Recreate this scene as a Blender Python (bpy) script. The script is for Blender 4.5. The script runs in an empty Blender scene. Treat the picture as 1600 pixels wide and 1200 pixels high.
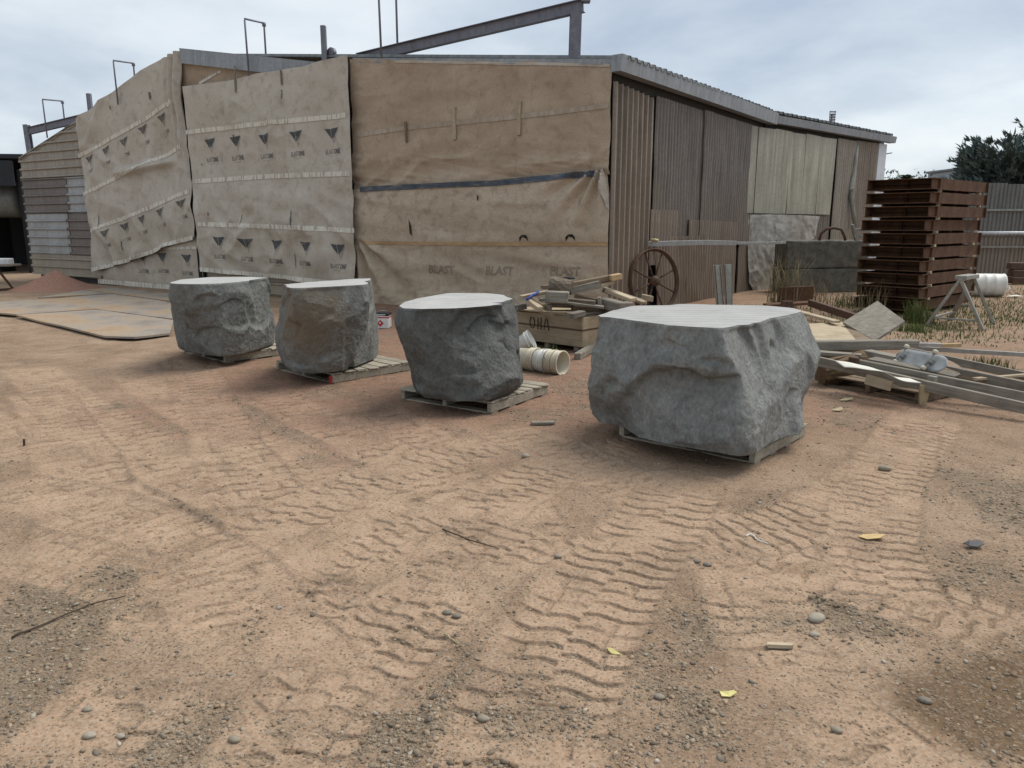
import bpy, bmesh, math, random
import numpy as np
from mathutils import Vector, Matrix

rad = math.radians
scene = bpy.context.scene
COL = scene.collection
random.seed(11)
rng = np.random.default_rng(7)

# ------------------------------------------------------------------ camera
cam_d = bpy.data.cameras.new('camera')
cam_d.sensor_width = 36.0
cam_d.lens = 27.0
cam_d.clip_start = 0.05
cam_d.clip_end = 2000.0
cam = bpy.data.objects.new('camera', cam_d)
COL.objects.link(cam)
cam.location = (0, 0, 1.7)
cam.rotation_euler = (rad(90 - 11.768), 0, 0)
scene.camera = cam

# ------------------------------------------------------------------ node helper
class NT:
    def __init__(s, tree):
        s.t = tree
        s.N = tree.nodes
        s.L = tree.links
    def n(s, typ, **kw):
        nd = s.N.new(typ)
        for k, v in kw.items():
            setattr(nd, k, v)
        return nd
    def put(s, sock, v):
        if isinstance(v, bpy.types.NodeSocket):
            s.L.new(v, sock)
        elif v is not None:
            if sock.type == 'RGBA' and not hasattr(v, '__len__'):
                v = (v, v, v, 1)
            elif sock.type == 'RGBA' and len(v) == 3:
                v = (*v, 1)
            sock.default_value = v
    def coord(s, kind='Object'):
        return s.n('ShaderNodeTexCoord').outputs[kind]
    def map(s, vec, scale=(1, 1, 1), rot=(0, 0, 0), loc=(0, 0, 0)):
        m = s.n('ShaderNodeMapping')
        s.put(m.inputs['Vector'], vec)
        m.inputs['Scale'].default_value = scale
        m.inputs['Rotation'].default_value = rot
        m.inputs['Location'].default_value = loc
        return m.outputs[0]
    def noise(s, vec, scale, detail=4, rough=.55, dist=0, out='Fac'):
        m = s.n('ShaderNodeTexNoise')
        s.put(m.inputs['Vector'], vec)
        m.inputs['Scale'].default_value = scale
        m.inputs['Detail'].default_value = detail
        m.inputs['Roughness'].default_value = rough
        m.inputs['Distortion'].default_value = dist
        return m.outputs[out]
    def voro(s, vec, scale, feature='F1', out='Distance'):
        m = s.n('ShaderNodeTexVoronoi', feature=feature)
        s.put(m.inputs['Vector'], vec)
        m.inputs['Scale'].default_value = scale
        return m.outputs[out]
    def ramp(s, fac, stops, interp='LINEAR'):
        r = s.n('ShaderNodeValToRGB')
        r.color_ramp.interpolation = interp
        el = r.color_ramp.elements
        while len(el) < len(stops):
            el.new(.5)
        for e, (pos, c) in zip(el, stops):
            e.position = pos
            e.color = (c, c, c, 1) if not hasattr(c, '__len__') else (*c[:3], 1)
        s.put(r.inputs[0], fac)
        return r.outputs[0]
    def mix(s, fac, a, b, mode='MIX'):
        m = s.n('ShaderNodeMix', data_type='RGBA', blend_type=mode)
        s.put(m.inputs[0], fac)
        s.put(m.inputs[6], a)
        s.put(m.inputs[7], b)
        return m.outputs[2]
    def math(s, op, a, b=None, clamp=False):
        m = s.n('ShaderNodeMath', operation=op, use_clamp=clamp)
        s.put(m.inputs[0], a)
        if b is not None:
            s.put(m.inputs[1], b)
        return m.outputs[0]
    def sep(s, vec):
        m = s.n('ShaderNodeSeparateXYZ')
        s.put(m.inputs[0], vec)
        return m.outputs
    def bump(s, h, strength=.5, dist=.01, normal=None):
        m = s.n('ShaderNodeBump')
        m.inputs['Strength'].default_value = strength
        m.inputs['Distance'].default_value = dist
        s.put(m.inputs['Height'], h)
        if normal is not None:
            s.put(m.inputs['Normal'], normal)
        return m.outputs[0]
    def attr(s, name, out='Color'):
        return s.n('ShaderNodeAttribute', attribute_name=name).outputs[out]
    def rnd(s):
        return s.n('ShaderNodeObjectInfo').outputs['Random']

MATS = {}
def material(name, fn, rough=.85, metal=0.0, spec=.3):
    m = bpy.data.materials.new(name)
    m.use_nodes = True
    t = NT(m.node_tree)
    b = m.node_tree.nodes['Principled BSDF']
    b.inputs['Roughness'].default_value = rough
    b.inputs['Metallic'].default_value = metal
    b.inputs['Specular IOR Level'].default_value = spec
    r = fn(t, b)
    if r is not None:
        t.put(b.inputs['Base Color'], r)
    MATS[name] = m
    return m

# ------------------------------------------------------------------ world: overcast sky
SUN_EL, SUN_AZ = 56.0, 58.0     # azimuth clockwise from +Y
world = bpy.data.worlds.new('World')
scene.world = world
world.use_nodes = True
w = NT(world.node_tree)
bg = world.node_tree.nodes['Background']
sky = w.n('ShaderNodeTexSky', sky_type='NISHITA')
sky.sun_disc = False
sky.sun_elevation = rad(SUN_EL)
sky.sun_rotation = rad(SUN_AZ)
dirv = w.coord('Generated')
dz = w.sep(dirv)[2]
# project directions on a cloud layer so that clouds flatten towards the horizon
den = w.math('ADD', w.math('MAXIMUM', dz, 0.0), 0.22)
vm = w.n('ShaderNodeVectorMath', operation='DIVIDE')
w.put(vm.inputs[0], dirv)
cmb = w.n('ShaderNodeCombineXYZ')
for i in range(3):
    w.put(cmb.inputs[i], den)
w.put(vm.inputs[1], cmb.outputs[0])
cl = w.map(vm.outputs[0], (1, 1, 0), (0, 0, .5), (3.1, 1.7, 0))
c1 = w.noise(cl, .95, 6, .52, .25)
c2 = w.noise(cl, 2.6, 5, .55, .3)
cf = w.math('ADD', w.math('MULTIPLY', c1, .72), w.math('MULTIPLY', c2, .28))
cloud = w.ramp(cf, [(.34, (2.0, 2.33, 2.82)), (.46, (2.7, 3.02, 3.37)), (.56, (3.4, 3.68, 3.9)), (.68, (4.05, 4.2, 4.27))])
col = w.mix(.92, sky.outputs[0], cloud)
w.put(bg.inputs['Color'], col)
bg.inputs['Strength'].default_value = .1

sun_d = bpy.data.lights.new('sun', 'SUN')
sun_d.energy = 1.5
sun_d.angle = rad(36)
sun_d.color = (1.0, .955, .88)
sun = bpy.data.objects.new('sun', sun_d)
COL.objects.link(sun)
a_, e_ = rad(SUN_AZ), rad(SUN_EL)
sdir = Vector((math.sin(a_) * math.cos(e_), math.cos(a_) * math.cos(e_), math.sin(e_)))
sun.rotation_euler = sdir.to_track_quat('Z', 'Y').to_euler()
sun.location = sdir * 40

vs = scene.view_settings
vs.view_transform = 'Standard'
vs.look = 'None'
vs.exposure = 1.16
vs.gamma = 1.0
vs.use_curve_mapping = False

# ------------------------------------------------------------------ numpy noise
_perm = rng.permutation(256)
_perm = np.concatenate([_perm, _perm, _perm])
_g3 = rng.normal(size=(256, 3))
_g3 /= np.linalg.norm(_g3, axis=1)[:, None]
def pnoise(x, y, z=None):
    x = np.asarray(x, float); y = np.asarray(y, float)
    z = np.zeros_like(x) + (.37 if z is None else z)
    xi = np.floor(x).astype(int); yi = np.floor(y).astype(int); zi = np.floor(z).astype(int)
    xf, yf, zf = x - xi, y - yi, z - zi
    fade = lambda t: t * t * t * (t * (t * 6 - 15) + 10)
    u, v, w_ = fade(xf), fade(yf), fade(zf)
    xi &= 255; yi &= 255; zi &= 255
    out = 0
    for dx in (0, 1):
        for dy in (0, 1):
            for dz_ in (0, 1):
                h = _perm[_perm[_perm[xi + dx] + yi + dy] + zi + dz_]
                g = _g3[h]
                d = g[..., 0] * (xf - dx) + g[..., 1] * (yf - dy) + g[..., 2] * (zf - dz_)
                out = out + d * (u if dx else 1 - u) * (v if dy else 1 - v) * (w_ if dz_ else 1 - w_)
    return out * 1.5
def fbm(x, y, z=None, oct=4, gain=.5, ridged=False):
    s, a, f, n = 0, 1.0, 1.0, 0
    for o in range(oct):
        v = pnoise(np.asarray(x) * f + 13.7 * o, np.asarray(y) * f + 7.1 * o, None if z is None else np.asarray(z) * f + 3.3 * o)
        if ridged:
            v = 1 - 2 * np.abs(v)
        s = s + a * v
        n += a
        a *= gain; f *= 2.03
    return s / n
def sstep(a, b, x):
    t = np.clip((np.asarray(x, float) - a) / (b - a), 0, 1)
    return t * t * (3 - 2 * t)

# ------------------------------------------------------------------ object helpers
def tag(o, label=None, cat=None, group=None, kind=None):
    if label: o['label'] = label
    if cat: o['category'] = cat
    if group: o['group'] = group
    if kind: o['kind'] = kind
    return o
def place(o, parent=None, loc=None, rot=None):
    COL.objects.link(o)
    if parent is not None: o.parent = parent
    if loc is not None: o.location = loc
    if rot is not None: o.rotation_euler = rot if hasattr(rot, '__len__') else (0, 0, rot)
    return o
def mesh_data(name, verts, faces, mat, smooth=False):
    me = bpy.data.meshes.new(name)
    me.from_pydata([tuple(v) for v in verts], [], [tuple(f) for f in faces])
    mats = mat if isinstance(mat, (list, tuple)) else [mat]
    for m in mats:
        me.materials.append(MATS[m] if isinstance(m, str) else m)
    if smooth:
        me.polygons.foreach_set('use_smooth', [True] * len(me.polygons))
    me.update()
    return me
def mesh(name, verts, faces, mat, parent=None, loc=None, rot=None, smooth=False):
    return place(bpy.data.objects.new(name, mesh_data(name, verts, faces, mat, smooth)), parent, loc, rot)
def grid_mesh(name, V, mat, parent=None, loc=None, rot=None, smooth=True, wrap=False):
    """V: (rows, cols, 3) array."""
    r, c = V.shape[:2]
    idx = np.arange(r * c).reshape(r, c)
    if wrap:
        idx = np.concatenate([idx, idx[:, :1]], axis=1)
    q = np.stack([idx[:-1, :-1], idx[:-1, 1:], idx[1:, 1:], idx[1:, :-1]], -1).reshape(-1, 4)
    me = bpy.data.meshes.new(name)
    me.vertices.add(r * c)
    me.vertices.foreach_set('co', V.reshape(-1).astype(np.float32))
    me.loops.add(q.size)
    me.loops.foreach_set('vertex_index', q.reshape(-1).astype(np.int32))
    me.polygons.add(len(q))
    me.polygons.foreach_set('loop_start', np.arange(0, q.size, 4, dtype=np.int32))
    me.polygons.foreach_set('loop_total', np.full(len(q), 4, np.int32))
    me.polygons.foreach_set('use_smooth', np.full(len(q), smooth))
    me.materials.append(MATS[mat] if isinstance(mat, str) else mat)
    me.update(calc_edges=True)
    me.validate()
    o = bpy.data.objects.new(name, me)
    return place(o, parent, loc, rot)
def thing(name, label, cat, loc=(0, 0, 0), rotz=0, group=None):
    o = bpy.data.objects.new(name, None)
    o.empty_display_size = .2
    place(o, None, loc, rotz)
    return tag(o, label, cat, group)

_cb = {}
def cbox_geo(l, w_, h, c):
    """Box with chamfered edges, centred."""
    k = (round(l, 4), round(w_, 4), round(h, 4), round(c, 4))
    if k in _cb: return _cb[k]
    bm = bmesh.new()
    for sx in (-1, 1):
        for sy in (-1, 1):
            for sz in (-1, 1):
                x, y, z = sx * l / 2, sy * w_ / 2, sz * h / 2
                bm.verts.new((x - sx * c, y - sy * c, z)); bm.verts.new((x - sx * c, y, z - sz * c)); bm.verts.new((x, y - sy * c, z - sz * c))
    r = bmesh.ops.convex_hull(bm, input=bm.verts)
    bm.verts.index_update()
    bmesh.ops.dissolve_limit(bm, angle_limit=.02, verts=bm.verts, edges=bm.edges)
    bm.verts.index_update()
    g = ([v.co.copy() for v in bm.verts], [[v.index for v in f.verts] for f in bm.faces])
    bm.free()
    _cb[k] = g
    return g
def box(name, l, w_, h, mat, parent=None, loc=None, rot=None, c=None):
    v, f = cbox_geo(l, w_, h, min(l, w_, h) * .08 if c is None else c)
    return mesh(name, v, f, mat, parent, loc, rot)
def orient(A, B, roll=0):
    A, B = Vector(A), Vector(B)
    d = (B - A)
    L = d.length
    X = d / L
    up = Vector((0, 0, 1)) if abs(X.z) < .95 else Vector((0, 1, 0))
    Y = up.cross(X).normalized()
    Z = X.cross(Y)
    M = Matrix((X, Y, Z)).transposed()
    M = M @ Matrix.Rotation(roll, 3, 'X')
    return (A + B) / 2, M.to_euler(), L
def bar(name, A, B, w_, h, mat, parent=None, roll=0, c=None, wear=0.0):
    """A squared length of timber or steel from A to B (centre line)."""
    mid, rot, L = orient(A, B, roll)
    v, f = cbox_geo(L, w_, h, min(w_, h) * .09 if c is None else c)
    if wear:
        v = [q + Vector((random.uniform(-1, 1) * wear * (1.5 if abs(q.x) > L * .45 else .4), random.uniform(-1, 1) * wear * .35, random.uniform(-1, 1) * wear * .35)) for q in v]
    return mesh(name, v, f, mat, parent, mid, rot)
def sweep(pts, r, n=8, closed=False):
    P = [Vector(p) for p in pts]
    V, F = [], []
    m = len(P)
    for i, p in enumerate(P):
        a = P[(i - 1) % m] if (closed or i > 0) else P[0]
        b = P[(i + 1) % m] if (closed or i < m - 1) else P[-1]
        t = (b - a).normalized()
        u = t.cross(Vector((0, 0, 1)))
        if u.length < .05: u = t.cross(Vector((0, 1, 0)))
        u.normalize()
        v = t.cross(u)
        rr = r[i] if hasattr(r, '__len__') else r
        for k in range(n):
            a_ = 2 * math.pi * k / n
            V.append(p + (u * math.cos(a_) + v * math.sin(a_)) * rr)
    for i in range(m if closed else m - 1):
        j = (i + 1) % m
        for k in range(n):
            k2 = (k + 1) % n
            F.append((i * n + k, i * n + k2, j * n + k2, j * n + k))
    if not closed:
        F.append(tuple(range(n))[::-1])
        F.append(tuple((m - 1) * n + k for k in range(n)))
    return V, F
def tube(name, pts, r, mat, parent=None, n=8, closed=False, loc=None):
    V, F = sweep(pts, r, n, closed)
    return mesh(name, V, F, mat, parent, loc, smooth=True)
def lathe_geo(prof, n=24):
    """prof: (radius, z) list; axis along z."""
    V, F = [], []
    for (r, z) in prof:
        for k in range(n):
            a = 2 * math.pi * k / n
            V.append((r * math.cos(a), r * math.sin(a), z))
    for i in range(len(prof) - 1):
        for k in range(n):
            k2 = (k + 1) % n
            F.append((i * n + k, i * n + k2, (i + 1) * n + k2, (i + 1) * n + k))
    return V, F
def lathe(name, prof, mat, parent=None, n=24, loc=None, rot=None, caps=True):
    V, F = lathe_geo(prof, n)
    if caps:
        if prof[0][0] > 1e-4: F.append(tuple(range(n))[::-1])
        if prof[-1][0] > 1e-4: F.append(tuple((len(prof) - 1) * n + k for k in range(n)))
    o = mesh(name, V, F, mat, parent, loc, rot)
    me = o.data
    me.polygons.foreach_set('use_smooth', [len(p.vertices) == 4 for p in me.polygons])
    return o
def prism(name, poly, z0, z1, mat, parent=None, loc=None, rot=None):
    n = len(poly)
    V = [(x, y, z0) for x, y in poly] + [(x, y, z1) for x, y in poly]
    F = [tuple(range(n))[::-1], tuple(range(n, 2 * n))] + [(i, (i + 1) % n, n + (i + 1) % n, n + i) for i in range(n)]
    return mesh(name, V, F, mat, parent, loc, rot)
def lerp(a, b, t): return a + (b - a) * t
def interp(pts, x):
    xs = [p[0] for p in pts]; ys = [p[1] for p in pts]
    if xs[0] > xs[-1]: xs, ys = xs[::-1], ys[::-1]
    return np.interp(x, xs, ys)

# ------------------------------------------------------------------ materials
def m_ground(t, b):
    P = t.coord('Object')
    A = t.n('ShaderNodeAttribute', attribute_name='soil')
    sc = t.n('ShaderNodeSeparateColor')
    t.put(sc.inputs[0], A.outputs['Color'])
    gravel, red, pad = sc.outputs[0], sc.outputs[1], sc.outputs[2]
    shade_tint = A.outputs['Alpha']
    n1 = t.noise(P, 1.1, 6, .6)
    n2 = t.noise(P, 9, 6, .65)
    n3 = t.noise(P, 70, 4, .7)
    sand = t.ramp(n1, [(.3, (.23, .155, .101)), (.5, (.294, .204, .138)), (.7, (.342, .248, .172))])
    redc = t.ramp(n2, [(.3, (.20, .11, .074)), (.7, (.275, .163, .113))])
    padc = t.ramp(n2, [(.3, (.325, .22, .147)), (.7, (.39, .276, .19))])
    grav = t.ramp(n2, [(.25, (.125, .09, .06)), (.5, (.195, .148, .102)), (.75, (.27, .21, .15))])
    c = t.mix(red, sand, redc)
    c = t.mix(t.math('MULTIPLY', pad, t.math('SUBTRACT', 1.0, t.math('MULTIPLY', red, .72))), c, padc)
    c = t.mix(.8, c, t.ramp(t.noise(P, 2.1, 6, .7, .3), [(.3, .74), (.5, .98), (.7, 1.16)]), 'MULTIPLY')
    fg = t.noise(P, 6.5, 5, .75)
    c = t.mix(t.math('MULTIPLY', t.ramp(t.math('ADD', gravel, t.math('MULTIPLY', t.math('SUBTRACT', fg, .5), 1.3)), [(.25, 0), (.8, 1)]), .85), c, grav)
    c = t.mix(t.math('MULTIPLY', t.ramp(t.noise(P, 3.3, 6, .75, .5), [(.5, 0), (.68, 1)]), .55), c, (.15, .103, .066))
    c = t.mix(shade_tint, c, (.115, .072, .038))  # darkens soil with the painted corner shade and scattered patches
    # loose crumbs and tiny stones
    vv = t.voro(P, 95, out='Color')
    crumb = t.sep(vv)[0]
    c = t.mix(t.math('MULTIPLY', t.ramp(crumb, [(.72, 0), (.9, 1)]), .30), c, (.36, .31, .25))
    c = t.mix(t.math('MULTIPLY', t.ramp(crumb, [(.06, 1), (.2, 0)]), .45), c, (.085, .066, .05))
    c = t.mix(.75, c, t.ramp(n3, [(.25, .62), (.5, 1.0), (.75, 1.3)]), 'MULTIPLY')
    h = t.math('ADD', t.math('MULTIPLY', n3, .5), t.math('MULTIPLY', t.voro(P, 60), .5))
    h2 = t.noise(P, 22, 6, .7)
    soft = t.math('SUBTRACT', 1.0, t.math('MULTIPLY', pad, .75))
    nb = t.bump(t.math('MULTIPLY', h, soft), .55, .012)
    nb = t.bump(t.math('MULTIPLY', h2, soft), .5, .03, nb)
    t.put(b.inputs['Normal'], nb)
    return c
material('soil', m_ground, .95, spec=.12)

def m_pebble(t, b):
    P = t.coord('Object')
    c = t.attr('tone')
    n = t.noise(P, 90, 3, .6)
    t.put(b.inputs['Normal'], t.bump(n, .3, .004))
    return t.mix(.6, c, t.ramp(n, [(.3, .7), (.7, 1.25)]), 'MULTIPLY')
material('pebble', m_pebble, .85)

def rock_mat(name, base, light, stain=None, spos=(0, 0, 0), srad=.5):
    def f(t, b):
        P = t.coord('Object')
        n1 = t.noise(P, 1.6, 5, .6)
        n2 = t.noise(P, 11, 6, .68, .4)
        n3 = t.noise(t.map(P, (1, 1, .45), (.3, .5, .2)), 55, 5, .7)
        c = t.ramp(n1, [(.3, base), (.7, light)])
        c = t.mix(.8, c, t.ramp(n2, [(.28, .55), (.5, 1.0), (.72, 1.35)]), 'MULTIPLY')
        c = t.mix(.7, c, t.ramp(n3, [(.3, .6), (.52, 1.0), (.72, 1.45)]), 'MULTIPLY')
        # pale dust caught on what faces up
        if stain:
            d = t.n('ShaderNodeVectorMath', operation='DISTANCE')
            t.put(d.inputs[0], P)
            d.inputs[1].default_value = spos
            k = t.math('ADD', t.math('DIVIDE', d.outputs['Value'], srad), t.math('MULTIPLY', t.math('SUBTRACT', n2, .5), 1.1))
            c = t.mix(t.math('MULTIPLY', t.ramp(k, [(.35, 1), (1.0, 0)]), .8), c, stain)
        h = t.math('ADD', t.math('MULTIPLY', n2, .7), t.math('MULTIPLY', n3, .45))
        cr = t.voro(t.map(P, (1, 1, .7), (.5, .3, .8)), 4.2, 'DISTANCE_TO_EDGE')
        nb = t.bump(t.ramp(cr, [(.0, 0), (.02, 1)]), .25, .012)
        nb = t.bump(h, .8, .026, nb)
        t.put(b.inputs['Normal'], nb)
        return c
    return material(name, f, .82, spec=.35)
rock_mat('rock_dark', (.082, .085, .081), (.12, .123, .117))
rock_mat('rock_mid', (.125, .13, .122), (.185, .19, .178))
rock_mat('rock_pale', (.15, .155, .148), (.222, .226, .216))
rock_mat('rock_stained', (.13, .134, .125), (.195, .198, .185), (.165, .128, .085), (-.1, -.55, .72), .55)
def sawn_mat(name, lines):
    def f(t, b):
        P = t.coord('Object')
        n1 = t.noise(P, 2.2, 5, .6)
        n2 = t.noise(P, 60, 4, .7)
        c = t.ramp(n1, [(.3, (.33, .328, .318)), (.7, (.43, .425, .41))])
        c = t.mix(t.math('MULTIPLY', t.ramp(t.noise(P, 5, 6, .7, .6), [(.52, 0), (.7, 1)]), .5), c, (.235, .225, .205))
        c = t.mix(.5, c, t.ramp(n2, [(.3, .85), (.7, 1.1)]), 'MULTIPLY')
        h = n2
        if lines:
            wv = t.n('ShaderNodeTexWave', wave_type='BANDS', bands_direction='X')
            t.put(wv.inputs['Vector'], t.map(P, (1, 1, 1), (0, 0, rad(lines))))
            wv.inputs['Scale'].default_value = 2.1
            wv.inputs['Distortion'].default_value = 1.2
            wv.inputs['Detail Scale'].default_value = .6
            g = t.ramp(wv.outputs['Fac'], [(.0, 0), (.12, 1), (.9, .8)])
            c = t.mix(t.math('MULTIPLY', t.math('SUBTRACT', 1.0, g), .85), c, (.19, .19, .185))
            h = t.math('ADD', t.math('MULTIPLY', n2, .3), g)
        t.put(b.inputs['Normal'], t.bump(h, .35, .006))
        return c
    return material(name, f, .75, spec=.3)
sawn_mat('sawn_smooth', 0)
sawn_mat('sawn_ridged', 96)

def wood_mat(name, dark, light, grain=1.0, rough=.88):
    def f(t, b):
        P = t.coord('Object')
        r = t.rnd()
        off = t.n('ShaderNodeVectorMath', operation='ADD')
        t.put(off.inputs[0], P)
        k = t.n('ShaderNodeCombineXYZ')
        t.put(k.inputs[0], t.math('MULTIPLY', r, 37.0)); t.put(k.inputs[1], t.math('MULTIPLY', r, 11.0))
        t.put(off.inputs[1], k.outputs[0])
        Q = off.outputs[0]
        g = t.noise(t.map(Q, (2.2, 42, 42)), 1.0, 5, .65, .6)
        s = t.noise(Q, 5, 4, .6)
        c = t.ramp(g, [(.28, dark), (.72, light)])
        c = t.mix(.7, c, t.ramp(s, [(.25, .6), (.5, 1.0), (.8, 1.25)]), 'MULTIPLY')
        c = t.mix(.8, c, t.ramp(r, [(0, .75), (1, 1.2)]), 'MULTIPLY')
        t.put(b.inputs['Normal'], t.bump(g, .45 * grain, .006))
        return c
    return material(name, f, rough, spec=.2)
wood_mat('wood_grey', (.13, .115, .092), (.29, .262, .22))
wood_mat('wood_brown', (.12, .085, .055), (.27, .205, .145))
wood_mat('wood_pale', (.30, .235, .155), (.48, .40, .29))
wood_mat('wood_fresh', (.42, .29, .15), (.56, .41, .24))
wood_mat('wood_pallet', (.2, .18, .14), (.43, .385, .31))
wood_mat('plywood', (.255, .2, .13), (.4, .325, .225), .5)
wood_mat('bark', (.085, .066, .05), (.24, .195, .15), 1.6)

def rust(t, b):
    P = t.coord('Object')
    n = t.noise(P, 4, 6, .65)
    m = t.noise(P, 45, 5, .7)
    c = t.ramp(n, [(.28, (.052, .026, .0135)), (.5, (.1, .05, .026)), (.75, (.155, .08, .042))])
    c = t.mix(.7, c, t.ramp(m, [(.3, .6), (.7, 1.35)]), 'MULTIPLY')
    t.put(b.inputs['Normal'], t.bump(m, .3, .006))
    return c
material('rust', rust, .8, .0, .3)
def rustdark(t, b):
    P = t.coord('Object')
    m = t.noise(P, 25, 5, .7)
    return t.ramp(m, [(.3, (.045, .026, .019)), (.7, (.13, .075, .05))])
material('rust_dark', rustdark, .75)

def metal_sheet(name, base, dirt, dust=.5, dustc=(.235, .17, .12), top=2.0, metal=.15, rough=.55):
    """Old painted or galvanised sheet: vertical streaks and dust that rises from the ground."""
    def f(t, b):
        P = t.n('ShaderNodeNewGeometry').outputs['Position']
        O = t.coord('Object')
        st = t.noise(t.map(O, (9, 9, .5)), 1.0, 5, .65)
        bl = t.noise(P, 1.3, 5, .62)
        c = t.ramp(st, [(.3, dirt), (.65, base)])
        c = t.mix(.6, c, t.ramp(t.noise(P, 14, 5, .7), [(.3, .72), (.7, 1.22)]), 'MULTIPLY')
        z = t.sep(P)[2]
        k = t.math('ADD', t.math('DIVIDE', z, top), t.math('MULTIPLY', t.math('SUBTRACT', bl, .5), 1.8))
        c = t.mix(t.math('MULTIPLY', t.ramp(k, [(.1, 1), (1.0, 0)]), dust), c, dustc)
        c = t.mix(.5, c, t.ramp(bl, [(.3, .78), (.7, 1.15)]), 'MULTIPLY')
        t.put(b.inputs['Normal'], t.bump(bl, .15, .03))
        return c
    return material(name, f, rough, metal, .4)
metal_sheet('sheet_brown', (.30, .25, .2), (.175, .145, .118), .5, (.28, .215, .16), 2.6)
metal_sheet('sheet_old', (.235, .21, .185), (.14, .122, .105), .65, (.29, .225, .168), 2.8)
metal_sheet('sheet_grey', (.38, .39, .395), (.27, .27, .27), .25)
metal_sheet('sheet_taupe', (.19, .168, .155), (.145, .125, .115), .3)
metal_sheet('sheet_tan', (.36, .325, .275), (.23, .2, .16), .55, (.33, .275, .2))
metal_sheet('sheet_green', (.41, .4, .32), (.22, .205, .16), .4, (.27, .225, .16), 3.0)
metal_sheet('sheet_fence', (.215, .215, .205), (.115, .115, .11), .2)
metal_sheet('fascia_grey', (.31, .335, .355), (.21, .22, .235), .0)
metal_sheet('roof_grey', (.2, .215, .22), (.115, .12, .125), .0)
metal_sheet('steel_purple', (.19, .195, .235), (.13, .132, .155), .0)
metal_sheet('white_trim', (.62, .65, .68), (.5, .52, .55), .1)
metal_sheet('galv', (.36, .375, .375), (.25, .255, .25), .2, metal=.35, rough=.45)
metal_sheet('grey_paint', (.30, .305, .27), (.2, .2, .175), .3)

def cloth_mat(name, ca, cb, cd, weave=1.0, dirt=.6):
    def f(t, b):
        P = t.coord('Object')
        big = t.noise(t.map(P, (1, 1, 1.4)), .8, 5, .6)
        mid = t.noise(P, 4.2, 6, .65, .4)
        hx = t.noise(t.map(P, (3, 3, 90)), 1.0, 3, .6)
        vx = t.noise(t.map(P, (90, 90, 3)), 1.0, 3, .6)
        wv = t.math('ADD', hx, vx)
        c = t.ramp(big, [(.3, ca), (.7, cb)])
        c = t.mix(t.math('MULTIPLY', t.ramp(mid, [(.5, 0), (.75, 1)]), dirt), c, cd)
        z = t.sep(t.n('ShaderNodeNewGeometry').outputs['Position'])[2]
        k = t.math('ADD', t.math('DIVIDE', z, 2.6), t.math('MULTIPLY', t.math('SUBTRACT', big, .5), 1.6))
        c = t.mix(t.math('MULTIPLY', t.ramp(k, [(.0, 1), (1.0, 0)]), .45), c, t.mix(.5, cd, (.36, .28, .18)))
        c = t.mix(.65 * weave, c, t.ramp(wv, [(.35, .68), (.5, 1.0), (.65, 1.3)]), 'MULTIPLY')
        gr = t.noise(P, 38, 4, .75)
        c = t.mix(.5 * weave, c, t.ramp(gr, [(.3, .7), (.7, 1.25)]), 'MULTIPLY')
        t.put(b.inputs['Normal'], t.bump(t.math('ADD', wv, t.math('MULTIPLY', mid, .6)), .35, .012))
        return c
    return material(name, f, .9, spec=.1)
cloth_mat('cloth_beige', (.365, .328, .274), (.455, .418, .365), (.24, .202, .158), .8, .7)
cloth_mat('cloth_brown', (.28, .215, .155), (.385, .31, .235), (.195, .142, .1), 1.0, .65)
cloth_mat('cloth_low', (.315, .258, .19), (.41, .342, .265), (.18, .138, .1), 1.25, .85)
cloth_mat('cloth_silver', (.27, .26, .24), (.42, .41, .39), (.13, .12, .1), .4, .9)

def m_tape(t, b):
    P = t.coord('Object')
    wv = t.noise(t.map(P, (26, 26, 2)), 1.0, 2, .5)
    return t.ramp(wv, [(.36, (.36, .33, .28)), (.5, (.62, .58, .5))])
material('tape', m_tape, .8)
def m_orange(t, b):
    P = t.coord('Object')
    return t.ramp(t.noise(t.map(P, (6, 6, 30)), 1, 4, .6), [(.3, (.30, .195, .105)), (.7, (.45, .30, .165))])
material('tape_orange', m_orange, .85)
def m_tapedull(t, b):
    P = t.coord('Object')
    return t.ramp(t.noise(t.map(P, (14, 14, 4)), 1, 4, .6), [(.3, (.30, .24, .18)), (.7, (.43, .36, .285))])
material('tape_dull', m_tapedull, .85)
def m_navy(t, b):
    P = t.coord('Object')
    n = t.noise(t.map(P, (2, 2, 8)), 2, 5, .7)
    return t.ramp(n, [(.35, (.045, .06, .085)), (.55, (.085, .1, .12)), (.72, (.25, .22, .18))])
material('navy', m_navy, .7)

def ink_mat(name, col, keep):
    """Printed ink, worn through in patches."""
    def f(t, b):
        P = t.coord('Object')
        n = t.noise(P, 16, 4, .7)
        t.put(b.inputs['Alpha'], t.math('MULTIPLY', t.ramp(n, [(.28, .1), (.5, 1)]), keep))
        return col
    return material(name, f, .9, spec=.1)
ink_mat('ink_dark', (.085, .09, .095), .95)
ink_mat('ink_text', (.115, .11, .105), .8)
ink_mat('ink_faint', (.16, .14, .115), .36)
ink_mat('ink_shadow', (.3, .28, .25), .35)
ink_mat('ink_stencil', (.06, .045, .035), .93)
ink_mat('ink_hole', (.022, .018, .014), 1.0)

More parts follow.
